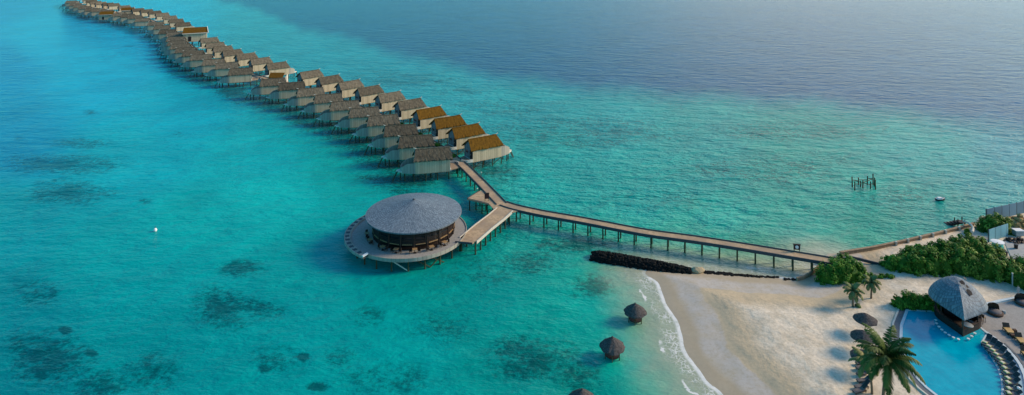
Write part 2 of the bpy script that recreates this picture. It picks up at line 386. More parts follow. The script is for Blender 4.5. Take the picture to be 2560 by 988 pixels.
for (x_, y_) in ((990, 430), (953, 395), (919, 365), (880, 338), (836, 317), (790, 299), (751, 279), (709, 262), (665, 246), (619, 235), (570, 218), (511, 192), (479, 183), (450, 168), (425, 155), (405, 140), (398, 125), (392, 108), (366, 88), (330, 72), (290, 58), (240, 46), (200, 40), (165, 28), (148, 14)):
    k_ = (y_ + 130) / 537; reef_shade_spots.append((x_ + 22 * k_, y_ + 18 * k_, 75 * k_, 26 * k_, .95))  # weed plus the left row's shade and reflection, painted into the water colour
for (cx, cy, rx, ry, s_) in reef_shade_spots:
    reef_shade = np.maximum(reef_shade, s_ * np.exp(-((((PX - cx) / rx) ** 2 + ((PY - cy) / ry) ** 2) ** .95) * 1.0))
def sea_material():
    m, nt, b = new_mat('lagoon_water')
    geo = nt.add('ShaderNodeNewGeometry').outputs['Position']
    wcn = nt.add('ShaderNodeAttribute', attribute_name='body').outputs['Color']
    d = nt.add('ShaderNodeAttribute', attribute_name='shore').outputs['Fac']
    rf = nt.add('ShaderNodeAttribute', attribute_name='reef_shade').outputs['Fac']
    # body: slow tonal drift, coral, weed and painted villa shade on the bed, sandy shallows
    c = nt.mix(nt.ramp(nt.noise(geo, .035, 6, .7), .35, .65, 0, .8), nt.mix(1., wcn, (1.25, 1.14, 1.1), 'MULTIPLY'), nt.mix(1., wcn, (.75, .82, .84), 'MULTIPLY'))
    v2 = nt.mapping(geo, (.5, 1.3, 1), (0, 0, R(14)))
    c = nt.mix(nt.ramp(nt.noise(v2, .5, 6, .72), .38, .68, 0, .35), c, nt.mix(1., c, (1.5, 1.25, 1.2), 'MULTIPLY'))
    pn = nt.math('ADD', nt.math('MULTIPLY_ADD', nt.noise(geo, .11, 5, .7, .6), 2.0, -1.0), nt.math('MULTIPLY_ADD', nt.noise(geo, .8, 6, .85), 3.4, -1.7))
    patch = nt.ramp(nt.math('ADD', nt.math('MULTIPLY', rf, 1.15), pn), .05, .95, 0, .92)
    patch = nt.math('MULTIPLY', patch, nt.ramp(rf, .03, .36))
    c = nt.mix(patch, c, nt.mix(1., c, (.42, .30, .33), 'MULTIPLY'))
    sandy = nt.math('ADD', d, nt.math('MULTIPLY_ADD', nt.noise(geo, .3, 4, .6), 5, -2.5))
    c = nt.mix(nt.ramp(sandy, .5, 13, .9, 0), c, (.36, .36, .26))
    # foam
    fm = nt.add('ShaderNodeAttribute', attribute_name='foam').outputs['Fac']
    n1 = nt.noise(geo, .55, 3, .6); n2 = nt.noise(geo, 2.2, 5, .7)
    dl = nt.math('ADD', d, nt.math('MULTIPLY_ADD', n1, 2.2, -1.1))
    vor = nt.add('ShaderNodeTexVoronoi', feature='DISTANCE_TO_EDGE', i={'Scale': 1.5})
    nv = nt.add('ShaderNodeVectorMath', operation='ADD'); nz = nt.add('ShaderNodeTexNoise', i={'Scale': 1.2, 'Detail': 3}); nt.ln(geo, nz.inputs['Vector']); nt.ln(geo, nv.inputs[0]); nt.ln(nz.outputs['Color'], nv.inputs[1])
    nt.ln(nv.outputs[0], vor.inputs['Vector'])
    lace = nt.math('MULTIPLY', nt.ramp(vor.outputs['Distance'], .02, .14, 1, 0), nt.ramp(nt.noise(geo, .35, 3, .6), .42, .6, .15, 1))
    lace = nt.math('MULTIPLY', lace, nt.ramp(dl, 1.6, 4.0, .8, 0))
    edge = nt.math('MULTIPLY', nt.ramp(nt.math('ADD', d, nt.math('MULTIPLY_ADD', n2, .5, -.25)), .3, .85, 1, 0), nt.ramp(n1, .3, .5, .55, 1))
    brk = nt.math('MULTIPLY', nt.ramp(nt.math('ABSOLUTE', nt.math('SUBTRACT', dl, 3.3)), .08, .32, 1, 0), nt.ramp(nt.noise(geo, .22, 2, .5), .52, .6))
    foam = nt.math('MULTIPLY', nt.math('MAXIMUM', nt.math('MAXIMUM', lace, edge), brk), fm)
    c = nt.mix(foam, c, (.72, .72, .68))
    nt.ln(c, b.inputs['Base Color'])
    b.inputs['IOR'].default_value = 1.333; b.inputs['Specular IOR Level'].default_value = .16
    nt.ln(nt.math('MAXIMUM', nt.math('MULTIPLY', foam, .8), .16), b.inputs['Roughness'])
    # waves
    w1 = nt.noise(nt.mapping(geo, (.6, 1., 1), (0, 0, R(12))), .5, 4, .62, .4)
    w2 = nt.noise(nt.mapping(geo, (.6, 1., 1), (0, 0, R(-20))), 1.6, 4, .6)
    w3 = nt.noise(nt.mapping(geo, (.5, 1., 1), (0, 0, R(16))), .2, 4, .6)
    h = nt.math('ADD', nt.math('MULTIPLY', w1, .8), nt.math('ADD', nt.math('MULTIPLY', w2, .22), nt.math('MULTIPLY', w3, 1.9)))
    bn = nt.add('ShaderNodeBump', i={'Strength': 1., 'Distance': 1.0}); nt.ln(nt.math('MULTIPLY', nt.math('MULTIPLY', h, nt.add('ShaderNodeAttribute', attribute_name='wind').outputs['Fac']), nt.ramp(d, -1, 22, .35, 1)), bn.inputs['Height']); nt.ln(bn.outputs[0], b.inputs['Normal'])
    return m
calm_line = np.interp(PX, [100, 400, 620, 990, 1180, 1500, 1700, 2600], [10, 120, 250, 450, 600, 640, 700, 900])
calm = np.clip((PY - calm_line) / 90 * .5 + .5, 0, 1); calm = 1 - .6 * calm
foam = np.where(wl < 3, 0., 1.) * np.clip((XX * 0 + 1), 0, 1)
foam = foam * np.where((YY > 113) , .35, 1.)
grid_mesh('sea', XX, YY, np.zeros(XX.shape), sea_material(), {'body': wc, 'shore': shd, 'reef_shade': reef_shade, 'foam': foam, 'wind': calm})

# ------------------------------------------------------------------ villas
ORD = ['first', 'second', 'third', 'fourth', 'fifth', 'sixth', 'seventh', 'eighth', 'ninth', 'tenth', 'eleventh', 'twelfth', 'thirteenth', 'fourteenth', 'fifteenth', 'sixteenth', 'seventeenth', 'eighteenth',
       'nineteenth', 'twentieth'] + ['twenty-' + x for x in ('first', 'second', 'third', 'fourth', 'fifth', 'sixth', 'seventh', 'eighth', 'ninth')] + ['thirtieth'] + ['thirty-' + x for x in ('first', 'second', 'third', 'fourth')]
DZ = 2.6; HW = 2.5
def hw(x):
    return HW if x <= 8.0 else HW * max(0., 1 - ((x - 8.0) / 6.0) ** 1.9) ** .75
def make_villa(roofmat, name='overwater_villa'):
    t = thing(name, 'x', 'villa')
    # platform
    xs = [0, 4, 8, 9, 10, 11, 12, 12.8, 13.4, 13.8, 14]
    o = [(x, -hw(x)) for x in xs] + [(x, hw(x)) for x in reversed(xs[:-1])]
    b = MB(); b.prism(o, DZ - .35, DZ); b.build('platform', M['trim'], t)
    # walls
    b = MB()
    for s in (-1, 1):
        b.wall([(x, s * (HW - .02)) for x in (.25, 3, 6, 8, 9.0)] if False else [(x, s * (hw(x) - .03)) for x in (.25, 3, 6, 8, 8.6, 9.2)], DZ - .5, 3.55, .14)
    b.wall([(9.2, -hw(9.2) + .12), (9.2, hw(9.2) - .12)], DZ, 3.0, .12)
    b.build('wall', M['villa_wall'], t)
    b = MB()
    px_ = [9.22, 9.8, 10.4, 11, 11.6, 12.1, 12.5]
    pts = [(x, -(hw(x) - .03)) for x in px_] + [(12.75, -hw(12.75) * .5), (12.75, hw(12.75) * .5)] + [(x, hw(x) - .03) for x in reversed(px_)]
    hh = [2.75, 2.65, 2.6, 2.5, 2.3, 1.9, 1.6, 1.4, 1.4, 1.6, 1.9, 2.3, 2.5, 2.6, 2.65, 2.75]
    b.wall(pts, DZ - .45, hh, .12); b.build('parapet', M['parapet'], t)
    # gable wall at the walkway end with the door
    z0 = DZ; e = DZ + 3.0; rz_ = DZ + 4.7; q = HW - .1
    for x0 in (.3, 9.0):
        b = MB(); b.add([(x0, -q, z0), (x0, q, z0), (x0, q, e), (x0 + .1, 0, rz_), (x0, -q, e), (x0 + .15, -q, z0), (x0 + .15, q, z0), (x0 + .15, q, e), (x0 + .2, 0, rz_), (x0 + .15, -q, e)],
              [(0, 1, 2, 3, 4), (9, 8, 7, 6, 5), (0, 5, 6, 1), (1, 6, 7, 2), (2, 7, 8, 3), (3, 8, 9, 4), (4, 9, 5, 0)])
        b.build('gable_wall', M['gable'], t)
    b = MB(); b.box((.26, -1.55, DZ + 1.25), (.12, 1.3, 2.5)); d = b.build('door', M['dark'], t)
    b = MB(); b.box((.18, -1.1, DZ + 1.2), (.06, .08, .35)); b.build('handle', M['trim'], d)
    b = MB(); b.box((.25, 1.0, DZ + 1.6), (.1, 1.3, .6)); d = b.build('window', M['glass'], t)
    # roof: two thatched slopes with thickness, longer at the ridge
    b = MB(); ez, rg = DZ + 2.98, DZ + 5.05; th = .26
    n = 22
    for s in (-1, 1):
        top = []; bot = []
        for j in range(5):
            k = j / 4; y = s * 2.85 * (1 - k); z = ez - .12 + (rg - ez + .12) * k + .10 * math.sin(k * PI)
            xa = -.45 + .55 * k; xb = 9.7 - .75 * k
            top.append([(xa + (xb - xa) * i / n, y + s * random.uniform(-.12, .12) * (j == 0), z + random.uniform(-.05, .05)) for i in range(n + 1)])
            bot.append([(p[0], p[1], p[2] - th) for p in top[-1]])
        vs = [p for r_ in top for p in r_] + [p for r_ in bot for p in r_]; N = 5 * (n + 1); fs = []
        for j in range(4):
            for i in range(n):
                a = j * (n + 1) + i; fs.append((a, a + 1, a + n + 2, a + n + 1)); fs.append((N + a + n + 1, N + a + n + 2, N + a + 1, N + a))
        for i in range(n): fs.append((i, i + N, i + 1 + N, i + 1))
        for j in range(4):
            a = j * (n + 1); fs.append((a, a + n + 1, a + n + 1 + N, a + N)); a += n; fs.append((a, a + N, a + n + 1 + N, a + n + 1))
        b.add(vs, fs)
    rf = b.build('roof', roofmat, t)
    b = MB(); b.tube([(.05, 0, rg + .03), (3, 0, rg), (7, 0, rg), (9.0, 0, rg + .05)], [.16] * 4, 6); b.build('ridge_cap', roofmat, rf)
    b = MB(); b.beam((8.7, 0, rg + .1), (9.5, 0, rg + .4), .16, .16); b.build('finial', M['trim'], rf)
    # entrance deck with a pale curved edge, sun terrace, steps
    b = MB(); b.prism([(-2.4, -1.2), (-2.0, -2.1), (-1.0, -2.5), (.2, -2.6), (.2, 2.4), (-2.4, 1.3)], DZ - .25, DZ - .02); b.build('entrance_deck', M['deck'], t)
    b = MB(); b.wall([(-2.45, -1.0), (-2.35, -1.6), (-2.0, -2.15), (-1.4, -2.5), (-.7, -2.65), (.15, -2.7)], DZ - .3, .75, .16); b.build('entrance_kerb', M['trim'], t)
    b = MB()
    for s in (-.35, .35): b.beam((13.6, .2 + s, DZ - .15), (14.9, .6 + s, .1), .08, .16)
    for k in range(7):
        q = k / 6; b.box((13.7 + 1.1 * q, .23 + .34 * q, DZ - .2 - 2.1 * q), (.22, .7, .06), .3)
    b.build('steps', M['pile'], t)
    for (x, y) in [(.6, -2.2), (.6, 2.2), (3.5, -2.2), (3.5, 2.2), (6.5, -2.2), (6.5, 2.2), (9.5, -1.9), (9.5, 1.9), (11.8, -1.1), (11.8, 1.1), (12.9, 0), (-1.9, -1.5), (-1.9, 1.2), (5, 0)]:
        b = MB(); b.tube([(x, y, -1), (x, y, DZ - .3)], [.15, .14], 7); b.build('pile', M['pile'], t)
    b = MB()
    for (x0, x1) in ((.6, 3.5), (6.5, 9.5)):
        b.beam((x0, -2.2, .3), (x1, -2.2, DZ - .5), .1, .14)
    b.beam((.6, -2.2, DZ - .55), (9.5, -2.2, DZ - .55), .16, .24); b.beam((.6, 2.2, DZ - .55), (9.5, 2.2, DZ - .55), .16, .24)
    b.build('brace', M['pile'], t)
    return t
vg = make_villa(M['thatch_gold']); vw = make_villa(M['thatch'])
index_kids()
Rr = [(1180, 407), (1139, 375), (1094, 349), (1049, 324), (1002, 300), (953, 280), (902, 262), (854, 246), (804, 232), (756, 217),
      (672, 193), (631, 180), (595, 167), (560, 157), (536, 146), (517, 136), (503, 122), None,
      (440, 79), (424, 69), (409, 60), (391, 52), (373, 46), (353, 42), (332, 39), None, (298, 31), (272, 25), (258, 23.5), (240, 21), (227, 19), (216, 15.5), (208, 10), (205, 4)]
Ll = [(990, 430), (953, 395), (919, 365), (880, 338), (836, 317), (790, 299), (751, 279), (709, 262), (665, 246), (619, 235),
      (542, 206), (511, 190), (479, 180), (450, 167), (432, 156), (415, 147), (404, 137), (398, 128), (396, 117), (396, 104),
      (378, 97), (366, 85), (352, 75), (321, 65), (303, 58), (286, 54), (266, 51), (234, 42), (214, 39), (197, 37), (182, 32), (170, 28), (160, 23), (151, 16)]
def tangents(P):
    out = []
    for i in range(len(P)):
        a = P[max(i - 2, 0)]; c = P[min(i + 2, len(P) - 1)]; out.append(math.degrees(math.atan2(c.y - a.y, c.x - a.x)))
    return out
def place_rows():
    walk = []
    Pr = [W(*(p if p else (465, 97) if k < 20 else (313, 33)), DZ - .5) for k, p in enumerate(Rr)]; Tr = tangents(Pr); first = [True, True]
    n = 0
    for i, p in enumerate(Pr):
        th = R(27 + .8 * (Tr[i] - 115)) if Tr[i] < 160 else R(27 + .8 * 45)
        org = p + Vector((-math.sin(th), math.cos(th), 0)) * HW; org.z = 0
        walk.append(org - Vector((math.cos(th), math.sin(th), 0)) * 3.6)
        if Rr[i] is None: continue
        gold = i < 4; k = 0 if gold else 1
        if n < 1: lab = 'nearest villa of the right-hand row, golden-brown roof, beside the walkway fork'
        elif gold: lab = f'golden-brown roofed villa, {ORD[n]} from the near end of the right-hand row'
        elif n == 10: lab = 'eleventh right-hand villa from the near end, just past the gap, taller lit end wall'
        else: lab = f'grey-brown thatched villa, {ORD[n]} from the near end of the right-hand row'
        place(vg if gold else vw, first[k], org, th + R(random.uniform(-2, 2)), lab, 'villas along the right side of the walkway'); first[k] = False
        n += 1
    Pl = [W(*p, DZ - .3) for p in Ll]; Tl = tangents(Pl)
    for i, p in enumerate(Pl):
        tt = min(max(Tl[i], 105), 165)
        th = R(180 + 12 + .4 * (tt - 115))
        org = p - Vector((math.cos(th), math.sin(th), 0)) * 14; org.z = 0
        if i == 0: lab = 'nearest villa of the left-hand row, dark thatch, close above the round restaurant'
        else: lab = f'weathered thatched villa, {ORD[i]} from the near end of the left-hand row'
        th += R(random.uniform(-2.5, 2.5)); place(vw, False, org, th, lab, 'villas along the left side of the walkway')
    return walk
walk = place_rows()

# two bright pavilions and the annex that interrupt the rows
def make_pavilion(label, loc, rz, s):
    t = thing('service_pavilion', label, 'pavilion', loc, rz, None, s)
    b = MB(); b.prism([(0, -4), (11, -4), (11, 4), (0, 4)], DZ - .3, DZ); b.build('platform', M['deck'], t)
    b = MB(); b.wall([(.3, -3.7), (10.7, -3.7), (10.7, 3.7), (.3, 3.7), (.3, -3.7)], DZ, 4.2, .2); w = b.build('wall', M['villa_wall'], t)
    b = MB(); b.box((3, -3.84, DZ + 1.2), (1.4, .08, 2.4)); b.build('door', M['dark'], w)
    b = MB(); b.add([(-.4, -4.5, DZ + 4.1), (11.4, -4.5, DZ + 4.1), (11.4, 4.5, DZ + 4.1), (-.4, 4.5, DZ + 4.1), (.2, 0, DZ + 6.6), (10.8, 0, DZ + 6.6), (-.4, -4.5, DZ + 3.9), (11.4, -4.5, DZ + 3.9), (11.4, 4.5, DZ + 3.9), (-.4, 4.5, DZ + 3.9)],
                    [(0, 1, 5, 4), (2, 3, 4, 5), (1, 2, 5), (3, 0, 4), (6, 7, 1, 0), (7, 8, 2, 1), (8, 9, 3, 2), (9, 6, 0, 3), (9, 8, 7, 6)])
    rf = b.build('roof', M['thatch_gold'], t)
    b = MB(); b.beam((11.5, -4.6, DZ + 4.1), (10.9, 0, DZ + 6.75), .35, .35); b.beam((-.4, -4.55, DZ + 4.0), (11.4, -4.55, DZ + 4.0), .3, .3); b.build('roof_edge', M['trim'], rf)
    for x in (.8, 4, 7, 10.2):
        for y in (-3.2, 3.2):
            b = MB(); b.tube([(x, y, -1), (x, y, DZ - .3)], [.17, .17], 6); b.build('pile', M['pile'], t)
    return t
p = W(452, 106, 2.6); make_pavilion('bright cream-walled pavilion with orange roof, midway along the villa rows', (p.x, p.y + 3, 0), R(25), 1.2)
p = W(303, 36, 2.6); make_pavilion('small white-walled pavilion among the farthest villas', (p.x, p.y, 0), R(30), .9)
p = W(251, 48, 2.6); make_pavilion('yellow-lit pavilion on the lagoon side of the far left-hand row', (p.x, p.y, 0), R(18), .95)
t = thing('annex_shed', 'small annex with brown lattice roof and white rounded end beside the walkway gap', 'annex', (0, 0, 0))
p = W(675, 205, 2.6); t.location = (p.x, p.y, 0); t.rotation_euler = (0, 0, R(8))
b = MB(); b.prism([(0, -1.6), (6, -1.6), (7.2, -1.0), (7.6, 0), (7.2, 1), (6, 1.6), (0, 1.6)], DZ - .3, DZ); b.build('platform', M['deck'], t)
b = MB(); b.wall([(0, -1.4), (6, -1.4), (7, -.9), (7.3, 0), (7, .9), (6, 1.4)], DZ, [1.6, 1.8, 2.8, 3.2, 2.8, 1.8], .2); b.build('wall', M['trim'], t)
b = MB(); b.add([(-.3, -1.8, DZ + 2.2), (5.6, -1.8, DZ + 2.0), (5.6, 2.2, DZ + 3.4), (-.3, 2.2, DZ + 3.6), (-.3, -1.8, DZ + 2.0), (5.6, -1.8, DZ + 1.8), (5.6, 2.2, DZ + 3.2), (-.3, 2.2, DZ + 3.4)], [(0, 1, 2, 3), (7, 6, 5, 4), (0, 4, 5, 1), (1, 5, 6, 2), (2, 6, 7, 3), (3, 7, 4, 0)])
b.build('roof', M['thatch_gold'], t)
for x in (.6, 3.5, 6.5):
    b = MB(); b.tube([(x, 0, -1), (x, 0, DZ - .3)], [.16, .16], 6); b.build('pile', M['pile'], t)

# ------------------------------------------------------------------ walkways
def ribbon(b, pts, w, z0, z1, m=0):
    n = len(pts); P = [Vector((p[0], p[1], 0)) for p in pts]; vs = []
    for i, p in enumerate(P):
        d = (P[min(i + 1, n - 1)] - P[max(i - 1, 0)]).normalized(); u = Vector((-d.y, d.x, 0)) * w / 2
        for (q, z) in ((p - u, z0), (p + u, z0), (p + u, z1), (p - u, z1)): vs.append((q.x, q.y, z))
    fs = []
    for i in range(n - 1):
        a = i * 4; c = a + 4
        for k in range(4): fs.append((a + k, a + (k + 1) % 4, c + (k + 1) % 4, c + k))
    fs += [(3, 2, 1, 0), (n * 4 - 4, n * 4 - 3, n * 4 - 2, n * 4 - 1)]
    b.add(vs, fs, m)
def offset(pts, o):
    P = [Vector((p[0], p[1], 0)) for p in pts]; out = []
    for i, p in enumerate(P):
        d = (P[min(i + 1, len(P) - 1)] - P[max(i - 1, 0)]).normalized(); out.append(p + Vector((-d.y, d.x, 0)) * o)
    return out
def along(pts, step, start=0):
    P = [Vector((p[0], p[1], 0)) for p in pts]; out = []; acc = start
    for i in range(len(P) - 1):
        L = (P[i + 1] - P[i]).length; d = (P[i + 1] - P[i]) / L
        while acc <= L: out.append((P[i] + d * acc, d)); acc += step
        acc -= L
    return out
def boards_path(name, col):   # boards laid across in world space, any direction
    m, nt, b_ = new_mat(name); geo = nt.add('ShaderNodeNewGeometry').outputs['Position']
    c = nt.mix(nt.ramp(nt.noise(geo, 1.2, 5, .75), .35, .65), tuple(k * .72 for k in col), tuple(k * 1.18 for k in col))
    c = nt.mix(nt.ramp(nt.noise(geo, .3, 5, .7), .42, .62, 0, .65), c, (.26, .2, .15))
    nt.ln(c, b_.inputs['Base Color']); b_.inputs['Roughness'].default_value = .8; b_.inputs['Specular IOR Level'].default_value = .2
    return m
M['path'] = boards_path('jetty_boards', (.46, .33, .2))
def make_walk(name, label, pts, w, step, z=DZ, start=1.0, kerbs=(1, 1), kmat=None, hk=.32, zground=False, maxp=96):
    t = thing(name, label, 'walkway')
    b = MB(); ribbon(b, pts, w, z - .12, z); b.build('deck', M['path'], t)
    for s, on in zip((-1, 1), kerbs):
        if not on: continue
        b = MB(); ribbon(b, offset(pts, s * (w / 2 - .02)), .18, z - .38, z + hk - .12); k = b.build('edge_beam', kmat or M['darkbeam'], t)
    cnt = 0
    for (p, d) in along(pts, step, start):
        u = Vector((-d.y, d.x, 0)) * (w / 2 - .35)
        for s in (-1, 1):
            if cnt >= maxp: break
            q = p + u * s; cnt += 1
            b = MB(); b.tube([(q.x, q.y, -1.2), (q.x, q.y, z - .12)], [.17, .15], 7); b.build('pile', M['pile'], t)
        if cnt < maxp:
            b = MB(); b.beam(p - u * 1.12 + Vector((0, 0, z - .25)), p + u * 1.12 + Vector((0, 0, z - .25)), .2, .24); b.build('cross_beam', M['pile'], t)
    return t
def curve(pxs_, z=DZ, n=6): return smooth_poly([W(*p, z).xy for p in pxs_], n)
main_pts = curve([(2112, 660), (2060, 649.5), (1960, 633), (1863, 617), (1740, 598), (1622, 582), (1540, 567), (1452, 550), (1360, 534), (1290, 519), (1258, 509)], DZ, 4)
make_walk('long_jetty', 'long straight timber jetty running from the beach to the walkway fork', main_pts, 2.5, 3.25, start=5.4)
vp = [W(1254, 510, DZ).xy, W(1232, 487, DZ).xy, W(1212, 466, DZ).xy, W(1183, 437, DZ).xy, W(1152, 408, DZ).xy] + [Vector((p.x, p.y)) for p in walk[1:]]
vp_s = smooth_poly(vp, 2)
make_walk('villa_walkway', 'timber walkway climbing from the fork and running between the two villa rows', vp_s, 2.5, 3.2, start=3.0)
rb = [W(1262, 524, DZ).xy, W(1240, 543, DZ).xy, W(1210, 566, DZ).xy, W(1170, 600, DZ).xy]
t = make_walk('restaurant_bridge', 'wide timber bridge with white kerbs joining the fork to the round restaurant', rb, 3.9, 2.1, start=1.0, kmat=M['kerb_white'], hk=.3)
# little landing at the restaurant end
b = MB(); b.prism([tuple(W(1196, 598, DZ).xy), tuple(W(1180, 609, DZ).xy), tuple(W(1135, 604, DZ).xy), tuple(W(1120, 585, DZ).xy), tuple(W(1160, 583, DZ).xy)], DZ - .2, DZ - .03); b.build('landing', M['path'], t)
b = MB(); b.beam(W(1181, 609, DZ + .1), W(1138, 605, DZ + .1), .15, .35); b.build('landing_kerb', M['darkbeam'], t)
# triangular viewing platform
t = thing('viewing_platform', 'small triangular timber platform on the left side of the walkway fork', 'platform')
b = MB(); b.prism([tuple(W(1196, 479, DZ).xy), tuple(W(1168, 497, DZ).xy), tuple(W(1222, 510, DZ).xy), tuple(W(1240, 505, DZ).xy), tuple(W(1212, 472, DZ).xy)], DZ - .3, DZ - .012); b.build('deck', M['path'], t)
b = MB(); b.beam(W(1168, 497, DZ - .1), W(1222, 510, DZ - .1), .12, .3); b.beam(W(1168, 497, DZ - .1), W(1196, 479, DZ - .1), .12, .3); b.build('edge_beam', M['darkbeam'], t)
for (x, y) in ((1174, 498), (1190, 497), (1205, 506), (1218, 508), (1200, 486), (1215, 498)):
    q = W(x, y, DZ); b = MB(); b.tube([(q.x, q.y, -1), (q.x, q.y, DZ - .3)], [.15, .14], 7); b.build('pile', M['pile'], t)
# fork infill
t = thing('fork_platform', 'triangular decked junction where the jetty, bridge and villa walkway meet', 'platform')
b = MB(); b.prism([tuple(W(1222, 509, DZ).xy), tuple(W(1240, 530, DZ).xy), tuple(W(1281, 531, DZ).xy), tuple(W(1300, 526, DZ).xy), tuple(W(1275, 508, DZ).xy), tuple(W(1240, 488, DZ).xy)], DZ - .16, DZ + .006)
b.build('deck', M['path'], t)
for (x, y) in ((1232, 512), (1250, 526), (1270, 526)):
    q = W(x, y, DZ); b = MB(); b.tube([(q.x, q.y, -1), (q.x, q.y, DZ - .16)], [.15, .14], 7); b.build('pile', M['pile'], t)
# info boards
def info_board(label, p, rz, hgt, w, disc):
    t = thing('notice_board', label, 'notice board', p, rz)
    for s in (-1, 1):
        b = MB(); b.box((s * w * .42, 0, hgt / 2), (.12, .12, hgt)); b.build('post', M['wood_warm'], t)
    b = MB(); b.box((0, 0, hgt * .62), (w, .16, hgt * .7)); pn = b.build('panel', M['red_sign'], t)
    b = MB(); b.box((0, 0, hgt * 1.0), (w * 1.15, .3, .12)); b.build('cap', M['wood_dark'], t)
    if disc:
        b = MB(); n = 20
        b.lathe([(.0, -.03), (.3, -.03), (.3, .03), (0, .03)], n); d = b.build('lifebuoy', M['white'], t); d.rotation_euler = (PI / 2, 0, 0); d.location = (0, -.13, hgt * .66)
    return t
q = W(1217, 502, DZ); info_board('dark upright board standing at the walkway fork beside the triangular platform', q, R(10), 1.7, 1.0, False)
q = W(1992, 629, DZ); info_board('dark square board with a white round lifebuoy on the beach end of the jetty', (q.x, q.y, DZ), R(-10), 1.35, 1.15, True)
# thin lamp posts on the walkway
for (x, y, l) in ((1203, 452, 'thin lamp post on the right edge of the walkway above the fork'), (1193, 481, 'short lamp post at the tip corner of the triangular platform')):
    q = W(x, y, DZ); t = thing('lamp_post', l, 'lamp post', q)
    hh_ = 2.0 if y < 470 else .8
    b = MB(); b.tube([(0, 0, 0), (0, 0, hh_)], [.05, .045], 6); b.build('pole', M['darkbeam'], t)
    b = MB(); b.lathe([(0, hh_ + .22), (.16, hh_ + .15), (.16, hh_), (0, hh_)], 8); b.build('lamp_head', M['trim'], t)

# ------------------------------------------------------------------ round restaurant
RC = Vector((-19.9, 125.8)); t = thing('round_restaurant', 'large round overwater restaurant with grey conical shingle roof and circular deck', 'restaurant', (RC.x, RC.y, 0))
b = MB(); b.lathe([(0, 8.98), (.25, 8.95), (2.5, 8.28), (5, 7.62), (7.5, 7.0), (9.62, 6.5), (9.66, 6.28), (9.3, 6.3), (0, 7.6)], 96); rf = b.build('roof', M['shingle'], t)
b = MB(); b.lathe([(0, 9.18), (.18, 9.1), (.35, 8.9), (.3, 8.85)], 16); b.build('finial', M['darkbeam'], rf)
b = MB(); b.lathe([(9.1, 6.32), (9.1, 6.05), (8.9, 6.05), (8.9, 6.34)], 64); b.build('eave_ring', M['wood_dark'], t)
b = MB(); b.lathe([(0, DZ), (11.3, DZ), (11.42, DZ), (11.42, DZ - .5), (11.2, DZ - .5), (0, DZ - .4)], 96, (-.9, 0)); b.build('deck', M['deck_grey'], t)
b = MB(); b.lathe([(11.44, DZ - .55), (11.44, DZ + .12), (11.6, DZ + .12), (11.6, DZ - .55)], 96, (-.9, 0)); b.build('deck_edge', M['parapet'], t)
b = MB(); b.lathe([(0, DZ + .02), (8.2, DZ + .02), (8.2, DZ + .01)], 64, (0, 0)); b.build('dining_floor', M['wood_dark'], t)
# curved side boardwalk with dark net panels
b = MB(); b.lathe([(11.62, DZ - .1), (11.62, DZ + .22), (12.8, DZ + .22), (12.8, DZ - .3), (11.62, DZ - .3)], 48, (-.9, 0), 0, R(112), R(238)); bw = b.build('curved_boardwalk', M['parapet'], t)
for k in range(16):
    a0 = R(117 + k * 7.4); b = MB(); b.lathe([(11.8, DZ + .228), (12.6, DZ + .228), (12.6, DZ + .19)], 4, (-.9, 0), 0, a0, a0 + R(3.9)); b.build('net_panel', M['darkbeam'], bw)
b = MB(); b.beam((-.9 + 11.7 * math.cos(R(238)), 11.7 * math.sin(R(238)), DZ + .3), (-.9 + 13.0 * math.cos(R(238)), 13.0 * math.sin(R(238)), DZ + .3), .35, .3); b.build('boardwalk_end', M['white'], bw)
NPO = 20
for k in range(NPO):
    a = 2 * PI * (k + .5) / NPO; b = MB(); b.tube([(8.15 * math.cos(a), 8.15 * math.sin(a), DZ), (8.15 * math.cos(a), 8.15 * math.sin(a), 6.4)], [.16, .16], 8); b.build('post', M['wood_dark'], t)
    a2 = a + PI / NPO
    b = MB(); r_ = 8.2
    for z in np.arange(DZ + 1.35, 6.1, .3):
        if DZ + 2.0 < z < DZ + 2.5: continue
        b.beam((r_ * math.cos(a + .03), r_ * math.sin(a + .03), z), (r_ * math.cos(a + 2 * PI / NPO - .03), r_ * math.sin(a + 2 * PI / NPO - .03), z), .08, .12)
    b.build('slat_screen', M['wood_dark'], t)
    b = MB(); b.beam((r_ * math.cos(a + .04), r_ * math.sin(a + .04), DZ + 1.05), (r_ * math.cos(a + 2 * PI / NPO - .04), r_ * math.sin(a + 2 * PI / NPO - .04), DZ + 1.05), .16, .12); b.build('sill_rail', M['wood_warm'], t)
    b = MB(); b.box((6.6 * math.cos(a2), 6.6 * math.sin(a2), 4.5), (.08, 2.0, 3.6), a2); b.build('inner_window', M['glass'], t)
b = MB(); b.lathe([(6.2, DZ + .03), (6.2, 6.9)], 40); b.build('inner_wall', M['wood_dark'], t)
for k in range(22):
    a = 2 * PI * k / 22; x, y = -.9 + 10.9 * math.cos(a), 10.9 * math.sin(a)
    b = MB(); b.tube([(x, y, -1), (x, y, DZ - .45)], [.17, .16], 8); b.build('pile', M['pile'], t)
    a = 2 * PI * (k + .5) / 22; x, y = 8 * math.cos(a), 8 * math.sin(a)
    if k % 2: b = MB(); b.tube([(x, y, -1), (x, y, DZ - .45)], [.17, .16], 8); b.build('pile', M['pile'], t)
for a0, a1 in ((262, 278), (300, 316), (316, 300), (285, 300)):
    p0 = (-.9 + 10.9 * math.cos(R(a0)), 10.9 * math.sin(R(a0)), DZ - .6); p1 = (-.9 + 10.9 * math.cos(R(a1)), 10.9 * math.sin(R(a1)), .1)
    b = MB(); b.beam(p0, p1, .14, .16); b.build('brace', M['pile'] if a0 != 262 else M['trim'], t)
